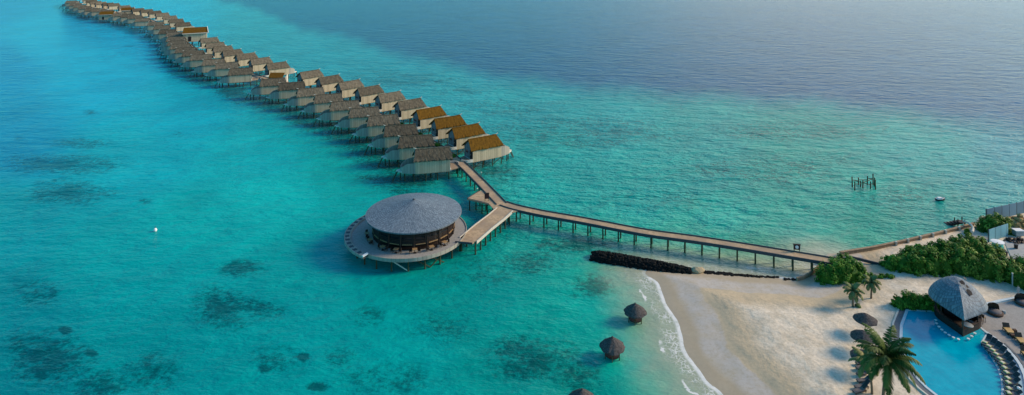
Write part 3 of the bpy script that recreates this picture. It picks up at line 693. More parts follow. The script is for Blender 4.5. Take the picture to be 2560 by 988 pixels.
# tables and chairs on the open ring of the deck
def make_table():
    t = thing('dining_table', 'x', 'table'); b = MB(); b.box((0, 0, .73), (.9, .9, .05)); b.build('tabletop', M['wood_warm'], t)
    b = MB(); b.tube([(0, 0, 0), (0, 0, .7)], [.07, .06], 6); b.box((0, 0, .02), (.5, .5, .04)); b.build('leg', M['wood_dark'], t); return t
def make_chair():
    t = thing('dining_chair', 'x', 'chair'); b = MB(); b.box((0, 0, .44), (.5, .5, .07)); b.build('seat', M['wood_dark'], t)
    b = MB(); b.box((-.24, 0, .7), (.05, .48, .5)); b.build('backrest', M['wood_dark'], t)
    for x in (-.2, .2):
        for y in (-.2, .2):
            b = MB(); b.box((x, y, .2), (.05, .05, .4)); b.build('leg', M['wood_dark'], t)
    return t
tb = make_table(); ch = make_chair(); index_kids()
for k, a in enumerate((196, 214, 240, 258, 280, 300, 318)):
    x, y = RC.x + 9.3 * math.cos(R(a)), RC.y + 9.3 * math.sin(R(a))
    where = f'{ORD[k]} from the left along the restaurant deck front'
    place(tb, k == 0, (x, y, DZ + .01), R(a), 'small square table, ' + where, 'tables on the restaurant deck')
    for j, s in enumerate((-1, 1)):
        ct, st = math.cos(R(a + 90)), math.sin(R(a + 90))
        place(ch, k == 0 and j == 0, (x + s * .8 * ct, y + s * .8 * st, DZ + .01), R(a + (90 if s < 0 else -90)),
              f'dark chair {"left" if s < 0 else "right"} of the table {where}', 'chairs on the restaurant deck')

# ------------------------------------------------------------------ thatched shelters standing in the shallows
def blob_cone(b, r, z0, z1, n=28, m=0, wob=.06):
    vs = []; base = len(b.v); prof = [(1, 0), (.98, .1), (.78, .32), (.5, .6), (.22, .86), (.0, 1.0)]
    for (q, h) in prof:
        for k in range(n):
            a = 2 * PI * k / n; w = 1 + wob * random.uniform(-1, 1) * q
            b.v.append((r * q * w * math.cos(a), r * q * w * math.sin(a), z0 + (z1 - z0) * h + random.uniform(-.04, .04) * q))
    for i in range(len(prof) - 1):
        for k in range(n):
            a = base + i * n + k; c = base + i * n + (k + 1) % n; b.f.append((a, c, c + n, a + n)); b.m.append(m)
    b.v.append((0, 0, z0 + .12)); c0 = len(b.v) - 1
    for k in range(n): b.f.append((base + (k + 1) % n, base + k, c0)); b.m.append(m)
def make_shelter():
    t = thing('thatched_shelter', 'x', 'shelter')
    b = MB(); blob_cone(b, 1.8, 1.45, 2.85); rf = b.build('roof', M['thatch_dark'], t)
    b = MB(); b.lathe([(0, 3.0), (.14, 2.92), (.2, 2.7)], 8); b.build('cap', M['thatch_dark'], rf)
    for k in range(6):
        a = 2 * PI * k / 6 + .3; b = MB(); b.tube([(1.15 * math.cos(a), 1.15 * math.sin(a), -.8), (1.15 * math.cos(a), 1.15 * math.sin(a), 1.6)], [.07, .06], 6); b.build('post', M['pile'], t)
    b = MB(); b.lathe([(0, .42), (1.05, .42), (1.05, .34), (0, .34)], 20); b.build('bench', M['wood_dark'], t)
    b = MB(); b.tube([(0, 0, -.8), (0, 0, 1.6)], [.1, .09], 6); b.build('centre_post', M['wood_dark'], t)
    return t
sh = make_shelter(); index_kids()
for k, (x, y, l) in enumerate(((1588, 803, 'thatched shelter in the shallows nearest the foam line, farthest from the camera'), (1531, 893, 'thatched shelter in the water, middle one of three, pale right edge'), (1455, 1032, 'thatched shelter cut off by the bottom edge of the photo'))):
    p = W(x, y, 0); place(sh, k == 0, p, k * 1.1, l, 'thatched shelters standing in the shallows', 1.0 + .03 * k)

# ------------------------------------------------------------------ rock groyne
def groyne():
    pts = [(1481, 641, 2.3), (1496, 643, 3.0), (1530, 648, 3.1), (1580, 656, 2.9), (1640, 666, 2.7), (1690, 674, 2.3), (1728, 679, 1.5)]
    t = thing('rock_groyne', 'long black mound of wet rocks running from the beach out beside the jetty', 'groyne')
    P = [(W(x, y + 2, 0), w * 1.22) for x, y, w in pts]; b = MB()
    for i in range(len(P) - 1):
        (a, wa), (c, wc_) = P[i], P[i + 1]; L = (c - a).length; n = max(1, int(L / .36)); d = (c - a).normalized(); u = Vector((-d.y, d.x, 0))
        for k in range(n):
            q = k / n; cen = a.lerp(c, q); w = wa + (wc_ - wa) * q
            for _ in range(11):
                o = random.uniform(-.5, .5); r_ = random.uniform(.2, .4)
                hz = .95 * (1 - (2 * o) ** 2) * (w / 3) + .05
                pc = cen + u * o * w + d * random.uniform(-.3, .3) + Vector((0, 0, hz - .1))
                ico(b, pc, r_, (1.1, .95, .75))
    vs = []; fs = []; m_ = 9
    for (p, w) in P:
        i0 = len(vs); nx_ = P[min(P.index((p, w)) + 1, len(P) - 1)][0] - P[max(P.index((p, w)) - 1, 0)][0]; u = Vector((-nx_.y, nx_.x, 0)).normalized()
        for k in range(m_): o = -1 + 2 * k / (m_ - 1); q = p + u * o * w * .5; vs.append((q.x, q.y, -.15 + .98 * w / 3 * max(0, 1 - o * o) ** .6))
    for i in range(len(P) - 1):
        for k in range(m_ - 1): a = i * m_ + k; fs.append((a, a + 1, a + m_ + 1, a + m_))
    b.add(vs, fs)
    b.build('rocks', M['rock_black'], t)
    b = MB(); q = W(1744, 681, .0); ico(b, q + Vector((0, 0, .35)), .95, (1.35, .8, .62), sub=2); b.build('boulder', M['rock_tan'], None).location = (0, 0, 0)
    o = bpy.data.objects['boulder']; tag(o, 'large pale tan boulder sitting in the gap of the black rocks', 'boulder')
    return t
ICO = {}
def ico(b, c, r, sc_=(1, 1, 1), sub=1, jit=.18, m=0):
    if sub not in ICO:
        bm = bmesh.new(); bmesh.ops.create_icosphere(bm, subdivisions=sub, radius=1); ICO[sub] = ([v.co.copy() for v in bm.verts], [tuple(v.index for v in f.verts) for f in bm.faces]); bm.free()
    vs, fs = ICO[sub]; rz = random.uniform(0, PI) if sub == 1 else .1; ca, sa = math.cos(rz), math.sin(rz); out = []
    for v in vs:
        k = r * (1 + random.uniform(-jit, jit)); x, y, z = v.x * k * sc_[0], v.y * k * sc_[1], v.z * k * sc_[2]
        out.append((c[0] + ca * x - sa * y, c[1] + sa * x + ca * y, c[2] + z))
    b.add(out, fs, m)
groyne()
t = thing('rock_line', 'low thin line of dark stones between the boulder and the brown retaining wall', 'rocks')
b = MB()
for (x0, y0, x1, y1, w, n) in ((1760, 681, 1830, 687, 1.0, 150), (1830, 687, 1900, 692, .6, 90), (1900, 692, 1945, 694, .35, 30)):
    for k in range(n):
        q = random.random(); p = G(x0 + (x1 - x0) * q, y0 + (y1 - y0) * q + 0 * random.uniform(-1, 1)); p += Vector((random.uniform(-.1, .1), random.uniform(-w, w) * .5, 0)); ico(b, p, random.uniform(.16, .34), (1.1, 1, .7))
b.build('stones', M['rock_black'], t)
t = thing('rock_cluster', 'small cluster of dark stones at the foot of the brown retaining wall', 'rocks'); b = MB()
for k in range(20):
    p = G(1962 + 28 * random.random(), 697 + 4 * random.random()); ico(b, p, random.uniform(.16, .34), (1.1, 1, .7))
b.build('stones', M['rock_black'], t)

# ------------------------------------------------------------------ retaining wall, seawall with railing, path edge
pw = [G(1992, 702), G(2008, 698), G(2024, 690), G(2038, 679), G(2050, 668)]
b = MB(); b.wall([(p.x, p.y) for p in pw], [p.z - .4 for p in pw], .95, .35); o = b.build('retaining_wall', M['seawall'])
tag(o, 'short curved brown timber retaining wall beside the big bush under the jetty end', 'wall')
t = thing('seawall', 'long brown timber seawall with white posts along the right shore', 'seawall')
sp = [W(x, y, .6) for (x, y) in ((2100, 645), (2180, 632), (2260, 615), (2340, 596), (2400, 581), (2434, 571))]
b = MB(); b.wall([(p.x, p.y) for p in sp], -.6, 2.3, .3); b.build('wall', M['seawall'], t)
b = MB(); b.wall([(p.x, p.y - .02) for p in sp], 1.7, .1, .5); b.build('coping', M['seawall'], t)
for x in (2238, 2268, 2299, 2330, 2362, 2396):
    k = next(i for i in range(len(sp) - 1) if (sp[i].x / sp[i].y) <= (x - 1280) / F <= (sp[i + 1].x / sp[i + 1].y)); a, c = sp[k], sp[k + 1]
    s_ = (x - 1280) / F; q = (s_ * a.y - a.x) / ((c.x - a.x) - s_ * (c.y - a.y)); p = a.lerp(c, q)
    b = MB(); b.box((p.x, p.y - .3, 1.35), (.35, .35, 1.3)); b.build('post', M['kerb_white'], t)
pe = [G(2118, 643), G(2150, 650), G(2195, 661), G(2230, 670), G(2262, 678)]
b = MB(); b.wall([(p.x, p.y) for p in pe], [p.z - .15 for p in pe], .5, .3); o = b.build('path_edging', M['darkbeam']); tag(o, 'dark low timber edging crossing the sand from the jetty to the hedge', 'edging')
pe = [G(2130, 655), G(2175, 672), G(2200, 684)]
# white curved rail and jetty steps
t = thing('swim_steps', 'dark broken swim steps with a white curved handrail at the seawall end', 'steps')
q = W(2402, 566, 0); b = MB()
for k in range(5): b.box((q.x - .9 * k * .5, q.y + .3 * k, 1.0 - .25 * k), (1.2, 1.4, .15))
b.build('tread', M['wood_dark'], t)
for (x, y) in ((2386, 562), (2395, 566), (2405, 560), (2412, 568)):
    q = W(x, y, 0); b = MB(); b.tube([(q.x, q.y, -.6), (q.x, q.y, 1.6)], [.12, .1], 6); b.build('post', M['wood_dark'], t)
rp = [W(x, y, 2.4) for (x, y) in ((2409, 553), (2420, 557), (2429, 564), (2433, 572), (2431, 580))]
b = MB(); b.tube(smooth_poly([p.to_3d() for p in rp], 3), [.22] * 13, 8); b.build('handrail', M['kerb_white'], t)
for p in rp[::2]:
    b = MB(); b.tube([(p.x, p.y, .8), (p.x, p.y, 2.0)], [.07, .07], 6); b.build('rail_post', M['kerb_white'], t)

# ------------------------------------------------------------------ hoardings, tank, clutter at the right
def hoarding(label, pts, z0, h, mt, n=4):
    t = thing('hoarding', label, 'hoarding'); P = [Vector(p) for p in pts]
    a = P[0]; d = (P[-1] - P[0]); L = d.xy.length; rz = math.atan2(d.y, d.x); t.location = (a.x, a.y, z0); t.rotation_euler = (0, 0, rz)
    k = max(1, round(L / 2.4)); w = L / k
    for i in range(k):
        b = MB(); b.box((w * (i + .5), 0, h / 2), (w - .06, .08, h)); b.build('panel', mt, t)
        b = MB(); b.box((w * i, .08, h / 2), (.12, .12, h + .15)); b.build('post', M['darkbeam'], t)
    return t
hoarding('long blue-grey panel hoarding on the shore at the right edge', [W(2466, 557, .9), W(2566, 537, .9), W(2700, 505, .9)][::2], .9, 2.9, M['hoard'])
hoarding('short light blue panel screen behind the round aqua tank', [G(2472, 606), G(2520, 590)], 1.1, 2.6, M['hoard2'])
q = G(2494, 626); t = thing('water_tank', 'round aqua tank with a white lid beside the light blue screen', 'tank', q)
b = MB(); b.lathe([(0, 0), (.85, 0), (.95, .8), (.9, 1.6), (0, 1.6)], 24); b.build('tank_body', M['aqua'], t, True)
b = MB(); b.lathe([(0, 1.82), (.5, 1.78), (1.1, 1.72), (1.1, 1.6), (0, 1.6)], 24); b.build('lid', M['white'], t)
def heap(name, label, cat, p, sx, sy, sz, mt, n=60, seed=1, r=(.3, .6)):
    random.seed(seed); b = MB()
    for _ in range(n):
        a = random.uniform(0, 2 * PI); q = math.sqrt(random.random()); ico(b, (p.x + sx * q * math.cos(a), p.y + sy * q * math.sin(a), p.z + sz * (1 - q * q) * random.uniform(.3, 1)), random.uniform(*r), (1.2, 1, .7), jit=.3)
    return tag(b.build(name, mt), label, cat)
heap('thatch_heap', 'brown heap of loose thatch under the blue hoarding', 'heap', G(2548, 562), 3.0, 2.2, 2.0, M['straw'], 90, 2)
heap('debris_heap', 'dark heap of discarded material beside the concrete pad', 'heap', G(2540, 604), 2.0, 1.2, .8, M['wood_dark'], 50, 3, (.2, .4))
b = MB(); P4 = [G(*p) for p in ((2510, 604), (2640, 585), (2700, 650), (2530, 648))]; b.prism([(p.x, p.y) for p in P4], 1.1, 1.3); tag(b.build('concrete_pad', M['concrete']), kind='structure')
q = G(2545, 590); t = thing('equipment_box', 'white and grey equipment box standing by the heap of thatch', 'box', q); b = MB(); b.box((0, 0, .7), (1.6, 1.1, 1.0)); b.build('body', M['concrete'], t); b = MB(); b.box((0, 0, 1.25), (1.8, 1.3, .12)); b.build('lid', M['white'], t)
for k, (x, y, l) in enumerate(((2514, 640, 'small dark bin at the corner of the concrete pad'), (2540, 622, 'dark bin in the middle of the concrete pad'))):
    q = G(x, y); t = thing('waste_bin', l, 'bin', q, 0, 'bins on the concrete pad'); b = MB(); b.lathe([(0, .1), (.3, .1), (.36, .85), (0, .85)], 14); b.build('bin_body', M['wood_dark'], t); b = MB(); b.lathe([(0, .95), (.38, .9), (.38, .84)], 14); b.build('lid', M['darkbeam'], t)

# ------------------------------------------------------------------ ruined jetty posts, boat, buoy
t = thing('ruined_jetty', 'cluster of dark broken posts of an old jetty standing in the open lagoon', 'ruin')
pp = {}
for i, (x, y, h) in enumerate(((2131, 468, 2.6), (2137, 476, 2.2), (2146, 462, 1.8), (2157, 470, 1.9), (2168, 462, 2.2), (2176, 472, 1.8), (2183, 462, 2.8), (2189, 474, 2.4), (2186, 466, 2.2), (2151, 467, 1.5))):
    q = W(x, y, 0); pp[i] = (q, h); b = MB(); b.tube([(q.x, q.y, -1), (q.x + random.uniform(-.1, .1), q.y, h)], [.15, .12], 6); b.build('post', M['pile'], t)
for a, c in ((0, 2), (2, 4), (4, 6), (1, 3), (3, 5), (5, 7), (0, 5), (3, 6)):
    (p, h1), (q, h2) = pp[a], pp[c]; b = MB(); b.beam(p + Vector((0, 0, h1 * .7)), q + Vector((0, 0, h2 * .55)), .1, .12); b.build('brace', M['pile'], t)
q = W(2351, 501, 0); t = thing('dinghy', 'small white moored dinghy with a dark hull band, floating in the lagoon', 'boat', q, R(8))
b = MB(); st = []
for (x, w, zk) in ((-1.15, .42, -.05), (-.6, .5, -.1), (0, .52, -.12), (.6, .4, -.08), (1.05, .16, .1), (1.2, .02, .3)): st.append([(x, -w, .45), (x, -w * .7, zk), (x, w * .7, zk), (x, w, .45)])
vs = [p for r_ in st for p in r_]; fs = [(i * 4 + k, i * 4 + k + 1, i * 4 + k + 5, i * 4 + k + 4) for i in range(5) for k in range(3)] + [(0, 1, 2, 3)]
b.add(vs, fs); b.build('hull', M['darkbeam'], t)
b = MB(); b.add([(-1.15, -.38, .36), (0, -.48, .36), (1.1, 0, .4), (0, .48, .36), (-1.15, .38, .36)], [(0, 1, 2, 3, 4)]); b.box((-.2, 0, .55), (1.0, .6, .3)); b.build('deck', M['white'], t)
b = MB()
for s in (-1, 1): b.beam((-1.15, s * .42, .47), (0, s * .52, .47), .07, .1); b.beam((0, s * .52, .47), (1.2, 0, .5), .07, .1)
b.build('gunwale', M['white'], t)
q = W(388, 579, 0); t = thing('mooring_buoy', 'tiny white buoy alone in the open turquoise lagoon at left', 'buoy', q)
b = MB(); b.lathe([(0, .75), (.25, .65), (.38, .35), (.3, .05), (0, -.1)], 14); b.build('float', M['white'], t, True)
b = MB(); b.tube([(0, 0, .7), (0, 0, 1.15)], [.04, .04], 6); b.build('stem', M['darkbeam'], t)

# ------------------------------------------------------------------ vegetation
def leaves(pts, nrm, size, mt, name, parent, spread=.5, core=None):
    n = len(pts); pts = np.array(pts); nrm = np.array(nrm) + rng.normal(0, spread, (n, 3)); nrm /= np.linalg.norm(nrm, axis=1)[:, None] + 1e-9
    ref = rng.normal(0, 1, (n, 3)); u = np.cross(nrm, ref); u /= np.linalg.norm(u, axis=1)[:, None] + 1e-9; v = np.cross(nrm, u)
    s = size * rng.uniform(.6, 1.3, n)[:, None]
    co = np.stack([pts - u * s, pts - v * s * .55, pts + u * s, pts + v * s * .55], 1).reshape(-1, 3)
    me = bpy.data.meshes.new(name); me.vertices.add(4 * n); me.vertices.foreach_set('co', co.ravel()); me.loops.add(4 * n); me.loops.foreach_set('vertex_index', np.arange(4 * n, dtype=np.int32))
    me.polygons.add(n); me.polygons.foreach_set('loop_start', np.arange(0, 4 * n, 4, dtype=np.int32)); me.polygons.foreach_set('loop_total', np.full(n, 4, np.int32)); me.update(calc_edges=True)
    tint = np.clip(rng.normal(.35, .25, n), 0, 1) if core is None else core
    at = me.attributes.new('tint', 'FLOAT', 'POINT'); at.data.foreach_set('value', np.repeat(tint, 4)); me.materials.append(mt)
    o = bpy.data.objects.new(name, me); C.objects.link(o)
    if parent: o.parent = parent
    return o
def bush(name, label, cat, blobs, n, size, mt, group=None, density=1., stems=3):
    """blobs: (world centre, rx, ry, rz). Clumps on each blob's upper shell carry the leaves."""
    c0 = blobs[0][0]; t = thing(name, label, cat, (c0.x, c0.y, c0.z), 0, group)
    tot = sum(b_[1] * b_[2] + b_[1] * b_[3] for b_ in blobs); P = []; N = []; T = []
    for (c, rx, ry, rz) in blobs:
        k = int(n * (rx * ry + rx * rz) / tot); nc = max(6, k // 45)
        a = rng.uniform(0, 2 * PI, nc); zz = rng.uniform(-.1, 1, nc); rr = np.sqrt(np.clip(1 - zz ** 2, 0, 1))
        d = np.stack([rr * np.cos(a), rr * np.sin(a), zz], 1); rad = rng.uniform(.78, 1.04, nc)[:, None]
        cen = d * rad * np.array([rx, ry, rz]); ct = np.clip(rng.normal(.35, .22, nc), 0, 1); cs = rng.uniform(.35, .75, nc) * min(1, (rx + rz) / 5)
        for j in range(nc):
            m_ = 45; e = rng.normal(0, 1, (m_, 3)); e /= np.linalg.norm(e, axis=1)[:, None]; q = cen[j] + e * cs[j] * rng.uniform(.5, 1.05, (m_, 1)); q[:, 2] = np.maximum(q[:, 2], .03)
            P.append(q + np.array([c.x - c0.x, c.y - c0.y, c.z - c0.z])); N.append(e + d[j] * .8 + np.array([0, 0, .5])); T.append(np.clip(ct[j] + rng.normal(0, .14, m_), 0, 1))
    P = np.concatenate(P); N = np.concatenate(N); T = np.concatenate(T)
    leaves(P, N, size, mt, 'foliage', t, .45, T)
    b = MB()
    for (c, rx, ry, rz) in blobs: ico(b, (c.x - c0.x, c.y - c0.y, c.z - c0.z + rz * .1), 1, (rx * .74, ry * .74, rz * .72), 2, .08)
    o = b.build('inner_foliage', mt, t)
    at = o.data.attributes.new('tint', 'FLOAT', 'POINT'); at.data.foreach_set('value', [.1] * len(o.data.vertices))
    b = MB()
    for k in range(stems):
        c, rx, ry, rz = blobs[k % len(blobs)]; b.tube([(c.x - c0.x, c.y - c0.y, -.1 + c.z - c0.z), (c.x - c0.x + random.uniform(-.3, .3), c.y - c0.y, rz * .6 + c.z - c0.z)], [.12, .06], 6)
    b.build('stem', M['bark'], t)
    return t
def B(px, py, rx, ry, rz):
    p = G(px, py); return (p, rx, ry, rz)
# positions are where each clump meets the ground
bush('sea_bush', 'big rounded green bush where the jetty reaches the sand', 'bush', [B(2068, 702, 2.1, 2.0, 2.9), B(2096, 699, 2.6, 2.4, 3.8), B(2126, 699, 2.4, 2.0, 3.5), B(2148, 695, 1.8, 1.6, 2.6), B(2110, 684, 2.4, 2, 3.4)], 9000, .2, M['leaf'])
bush('ground_creeper', 'low straggling creeper spreading right from the big round bush', 'plant', [B(2178, 694, 1.5, .8, .7), B(2205, 693, 1.2, .6, .5), B(2228, 694, .9, .6, .75)], 1200, .18, M['leaf'])
bush('hedge_thicket', 'long dense green hedge left of the dark gap, behind the pool bar', 'bush', [B(2232, 668, 2.0, 1.8, 2.0), B(2262, 672, 2.6, 2.2, 2.8), B(2295, 675, 2.8, 2.4, 3.3), B(2328, 676, 2.8, 2.4, 3.6), B(2358, 677, 2.1, 2.0, 3.4), B(2310, 655, 3.0, 2.4, 3.4), B(2350, 650, 3.0, 2.4, 3.8), B(2280, 658, 2.5, 2, 2.8)], 16000, .22, M['leaf'])
bush('hedge_thicket', 'tallest dense green thicket right of the dark gap, below the aqua tank', 'bush', [B(2402, 678, 2.6, 2.2, 4.2), B(2432, 684, 2.6, 2.2, 4.2), B(2462, 688, 2.6, 2.2, 4.0), B(2492, 692, 2.6, 2.2, 3.8), B(2520, 694, 2.2, 2.0, 3.5), B(2400, 655, 2.8, 2.4, 4.6), B(2435, 655, 3.0, 2.4, 4.6), B(2470, 662, 3.0, 2.4, 4.2), B(2420, 640, 2.6, 2.2, 4.0), B(2392, 636, 2.4, 2, 3.0), B(2450, 642, 2.4, 2.2, 3.6)], 22000, .22, M['leaf_tree'])
bush('hedge_thicket', 'olive-green bush at the right edge of the photo above the terrace', 'bush', [B(2552, 712, 2.2, 2.2, 3.4), B(2560, 690, 2.6, 2.4, 3.6), B(2590, 722, 2.4, 2.2, 3.0)], 6000, .22, M['leaf_tree'])
bush('clipped_hedge', 'low clipped green hedge along the far pool edge beside the bar', 'hedge', [B(2250, 768, 1.0, 1.2, 2.2), B(2266, 768, 1.1, 1.2, 2.5), B(2284, 769, 1.1, 1.2, 2.3), B(2302, 770, 1.1, 1.2, 2.2), B(2320, 772, 1.2, 1.2, 2.1), B(2338, 774, 1.2, 1.2, 1.8)], 7000, .15, M['leaf'])
bush('shore_tree', 'rounded green tree in front of the blue-grey hoarding', 'tree', [B(2470, 577, 2.0, 1.8, 3.0), B(2488, 580, 2.4, 2.0, 3.8), B(2505, 578, 2.0, 1.8, 3.0)], 6000, .22, M['leaf_tree'])
bush('small_shrub', 'tiny low shrub beside the foot of the nearer young palm', 'shrub', [B(2147, 768, .55, .5, .55)], 300, .14, M['leaf_dry'], stems=1)
bush('small_shrub', 'little green shrub at the seaward end of the seawall handrail', 'shrub', [B(2418, 584, .9, .7, .9)], 400, .16, M['leaf_tree'], stems=1)

def palm(name, label, base, height, nf, fl, lean=(0, 0), mt=None, rt=.16, droop=1., leaf=.42, group=None, seed=1, lw=.05):
    random.seed(seed); t = thing(name, label, 'palm tree', base, 0, group); mt = mt or M['frond']
    top = Vector((lean[0], lean[1], height)); pts = [Vector((lean[0] * q * q, lean[1] * q * q, height * q)) for q in [i / 8 for i in range(9)]]
    b = MB(); b.tube(pts, [rt * (1.35 - .5 * i / 8) for i in range(9)], 9); b.build('trunk', M['bark'], t, True)
    for k in range(nf):
        az = k * 2.399963 + random.uniform(-.2, .2); el = R(84 - 100 * (k / nf) ** .8 + random.uniform(-6, 6)); L = fl * random.uniform(.82, 1.1)
        P = []; p = top.copy(); n = 12; e = el
        for i in range(n + 1):
            P.append(p.copy()); dirv = Vector((math.cos(az) * math.cos(e), math.sin(az) * math.cos(e), math.sin(e))); p = p + dirv * (L / n); e -= droop * R(4 + 7.5 * (i / n)) * (1 if e > -1.25 else 0)
        vs = []; fs = []; ti = []; base_t = min(1, max(0, random.gauss(.3, .2) + .35 * (k / nf)))
        def quad(a, c, d_, e_, tt):
            i0 = len(vs); vs.extend([a, c, d_, e_]); fs.append((i0, i0 + 1, i0 + 2, i0 + 3)); ti.extend([tt] * 4)
        side = Vector((-math.sin(az), math.cos(az), 0))
        for i in range(n):
            w = .045 * (1 - i / n) + .012; quad(P[i] - side * w, P[i + 1] - side * w, P[i + 1] + side * w, P[i] + side * w, .9)
            if i == 0: continue
            for h_ in range(4):
                q = P[i].lerp(P[i + 1], h_ / 4 + .1); fr = (i + h_ / 4) / n; ll = leaf * fl * .62 * math.sin(PI * min(1, fr * .86 + .12)) ** .7 * random.uniform(.85, 1.1)
                fwd = (P[i + 1] - P[i]).normalized()
                for s in (-1, 1):
                    dv = (side * s + fwd * .75 + Vector((0, 0, -.35 - .5 * random.random()))).normalized(); tip = q + dv * ll; mid = q + dv * ll * .5 + Vector((0, 0, .05))
                    ww = fwd * lw * random.uniform(.8, 1.3) * 1.3; tt = min(1, max(0, base_t + random.gauss(0, .12)))
                    quad(q - ww * .6, mid - ww, mid + ww, q + ww * .6, tt); quad(mid - ww, tip - ww * .15, tip + ww * .15, mid + ww, tt)
        me = bpy.data.meshes.new('frond'); me.from_pydata(vs, [], fs); at = me.attributes.new('tint', 'FLOAT', 'POINT'); at.data.foreach_set('value', ti); me.materials.append(mt)
        o = bpy.data.objects.new('frond', me); C.objects.link(o); o.parent = t
    return t
pb = G(2206, 1050)
palm('coconut_palm', 'tall coconut palm leaning over the near edge of the pool', pb, 7.7, 30, 4.5, (.6, -.1), seed=4, lw=.055, leaf=.34)
pb = G(2180, 985)
palm('coconut_palm', 'shorter yellowish palm tucked behind the tall one, above the beach loungers', pb, 4.2, 14, 2.3, (-.6, .1), M['leaf_dry'], .12, seed=9, lw=.07)
palm('young_palm', 'young palm with brownish fronds, the nearer of the two small palms on the sand', G(2132, 767), 2.6, 16, 1.9, (.1, 0), M['leaf_dry'], .13, 1.2, seed=5, lw=.07, leaf=.5)
palm('young_palm', 'young green palm, the farther of the two small palms beside the big bush', G(2178, 746), 2.7, 16, 1.8, (.1, 0), M['leaf_dry'], .12, 1.2, seed=6, lw=.07, leaf=.5)
def potted(i, p):
    bush('walkway_shrub', f'green shrub clump at the entrance deck of the {ORD[i]} golden- or grey-roofed right-hand villa', 'shrub', [(p, 1.3, .8, .9)], 380, .2, M['leaf'], 'shrubs between the right-hand villas', stems=1)
for i, (x, y) in enumerate(((1132, 393), (1094, 365), (1048, 340), (1003, 313))):
    potted(i, W(x, y, DZ))

# ------------------------------------------------------------------ beach umbrellas and loungers
def make_parasol():
    t = thing('thatched_umbrella', 'x', 'umbrella'); b = MB(); blob_cone(b, 1.7, 2.0, 3.05, 24); b.build('canopy', M['thatch_dark'], t)
    b = MB(); b.tube([(0, 0, -.2), (0, 0, 2.9)], [.08, .06], 8); b.build('pole', M['straw'], t); return t
pr = make_parasol(); index_kids()
for k, (x, y, l) in enumerate(((2163, 833, 'dark thatched umbrella farthest up the beach, above the tall palm'), (2158, 878, 'dark thatched umbrella second in the line, its right side behind palm fronds'), (2159, 930, 'dark thatched umbrella nearest the camera, mostly hidden by the palm'))):
    place(pr, k == 0, G(x, y), k, l, 'thatched umbrellas on the beach')
def make_lounger(pal):
    t = thing('sun_lounger', 'x', 'sun lounger'); fr, cu, he = pal
    b = MB(); b.box((.95, 0, .3), (1.9, .62, .06)); 
    b.build('frame', fr, t)
    for x in (.15, 1.75):
        for y in (-.26, .26):
            b = MB(); b.box((x, y, .14), (.06, .06, .27)); b.build('leg', fr, t)
    b = MB(); vs = []; xs = [0.02, .3, .7, 1.15, 1.3, 1.55, 1.8, 2.05]; zs = [.34, .38, .38, .36, .4, .55, .72, .9]
    for (x, z) in zip(xs, zs): vs += [(x, -.29, z), (x, .29, z), (x, .29, z + .1), (x, -.29, z + .1)]
    fs = []
    for i in range(len(xs) - 1):
        a = i * 4; c = a + 4
        for k in range(4): fs.append((a + k, a + (k + 1) % 4, c + (k + 1) % 4, c + k))
    fs += [(3, 2, 1, 0), (28, 29, 30, 31)]
    b.add(vs, fs); b.build('mattress', cu, t)
    b = MB(); b.add([(1.5, -.24, .66), (1.5, .24, .66), (2.08, .24, 1.04), (2.08, -.24, 1.04), (1.5, -.24, .58), (1.5, .24, .58), (2.08, .24, .95), (2.08, -.24, .95)], [(0, 1, 2, 3), (7, 6, 5, 4), (0, 4, 5, 1), (2, 6, 7, 3), (1, 5, 6, 2), (3, 7, 4, 0)])
    b.build('head_cushion', he, t)
    return t
lb = make_lounger((M['wood_dark'], M['cushion_grey'], M['cushion_dark']))
index_kids()
for k, (x, y) in enumerate(((2140, 914), (2141, 926), (2143, 942), (2143, 958), (2138, 974), (2134, 986))):
    p = G(x, y); place(lb, k == 0, (p.x, p.y, p.z - .02), R(6 + 5 * (k % 3)), f'grey sun lounger on the sand left of the palms, {ORD[k]} from the umbrellas', 'sun loungers on the sand')
# ------------------------------------------------------------------ pool
PZ = 1.36
pool_px = [(2271, 777), (2310, 779), (2350, 781), (2400, 792), (2440, 812), (2466, 834), (2452, 856), (2460, 872), (2474, 889), (2492, 919), (2502, 949), (2504, 975), (2501, 1010), (2480, 1050), (2430, 1062), (2380, 1025),
           (2343, 987), (2320, 969), (2299, 948), (2279, 920), (2264, 885), (2256, 850), (2257, 815)]
Pp = [W(x, y, PZ).xy for x, y in pool_px]
def off_poly(P, o):
    n = len(P); ar = sum(P[i].x * P[(i + 1) % n].y - P[(i + 1) % n].x * P[i].y for i in range(n)); s = -1 if ar > 0 else 1; out = []
    for i in range(n):
        d1 = (P[i] - P[i - 1]).normalized(); d2 = (P[(i + 1) % n] - P[i]).normalized(); n1 = Vector((-d1.y, d1.x)); n2 = Vector((-d2.y, d2.x)); m_ = (n1 + n2).normalized(); k = o / max(.5, m_.dot(n1))
        out.append(P[i] + m_ * s * k)
    return out
def sheet(name, pts, z, mt, kind='structure'):
    bm = bmesh.new(); f = bm.faces.new([bm.verts.new((p[0], p[1], z)) for p in pts]); f.normal_update()
    if f.normal.z < 0: f.normal_flip()
    bmesh.ops.triangulate(bm, faces=bm.faces[:]); me = bpy.data.meshes.new(name); bm.to_mesh(me); bm.free(); me.materials.append(mt); o = bpy.data.objects.new(name, me); C.objects.link(o)
    if kind: o['kind'] = kind
    return o
def ring(b, A, Bq, z0, z1, closed=True):
    n = len(A); rg_ = range(n if closed else n - 1)
    vs = [(p.x, p.y, z1) for p in A] + [(p.x, p.y, z1) for p in Bq] + [(p.x, p.y, z0) for p in A] + [(p.x, p.y, z0) for p in Bq]; fs = []
    for i in rg_:
        j = (i + 1) % n; fs += [(i, j, n + j, n + i), (2 * n + i, 2 * n + j, j, i), (n + i, n + j, 3 * n + j, 3 * n + i)]
    b.add(vs, fs)
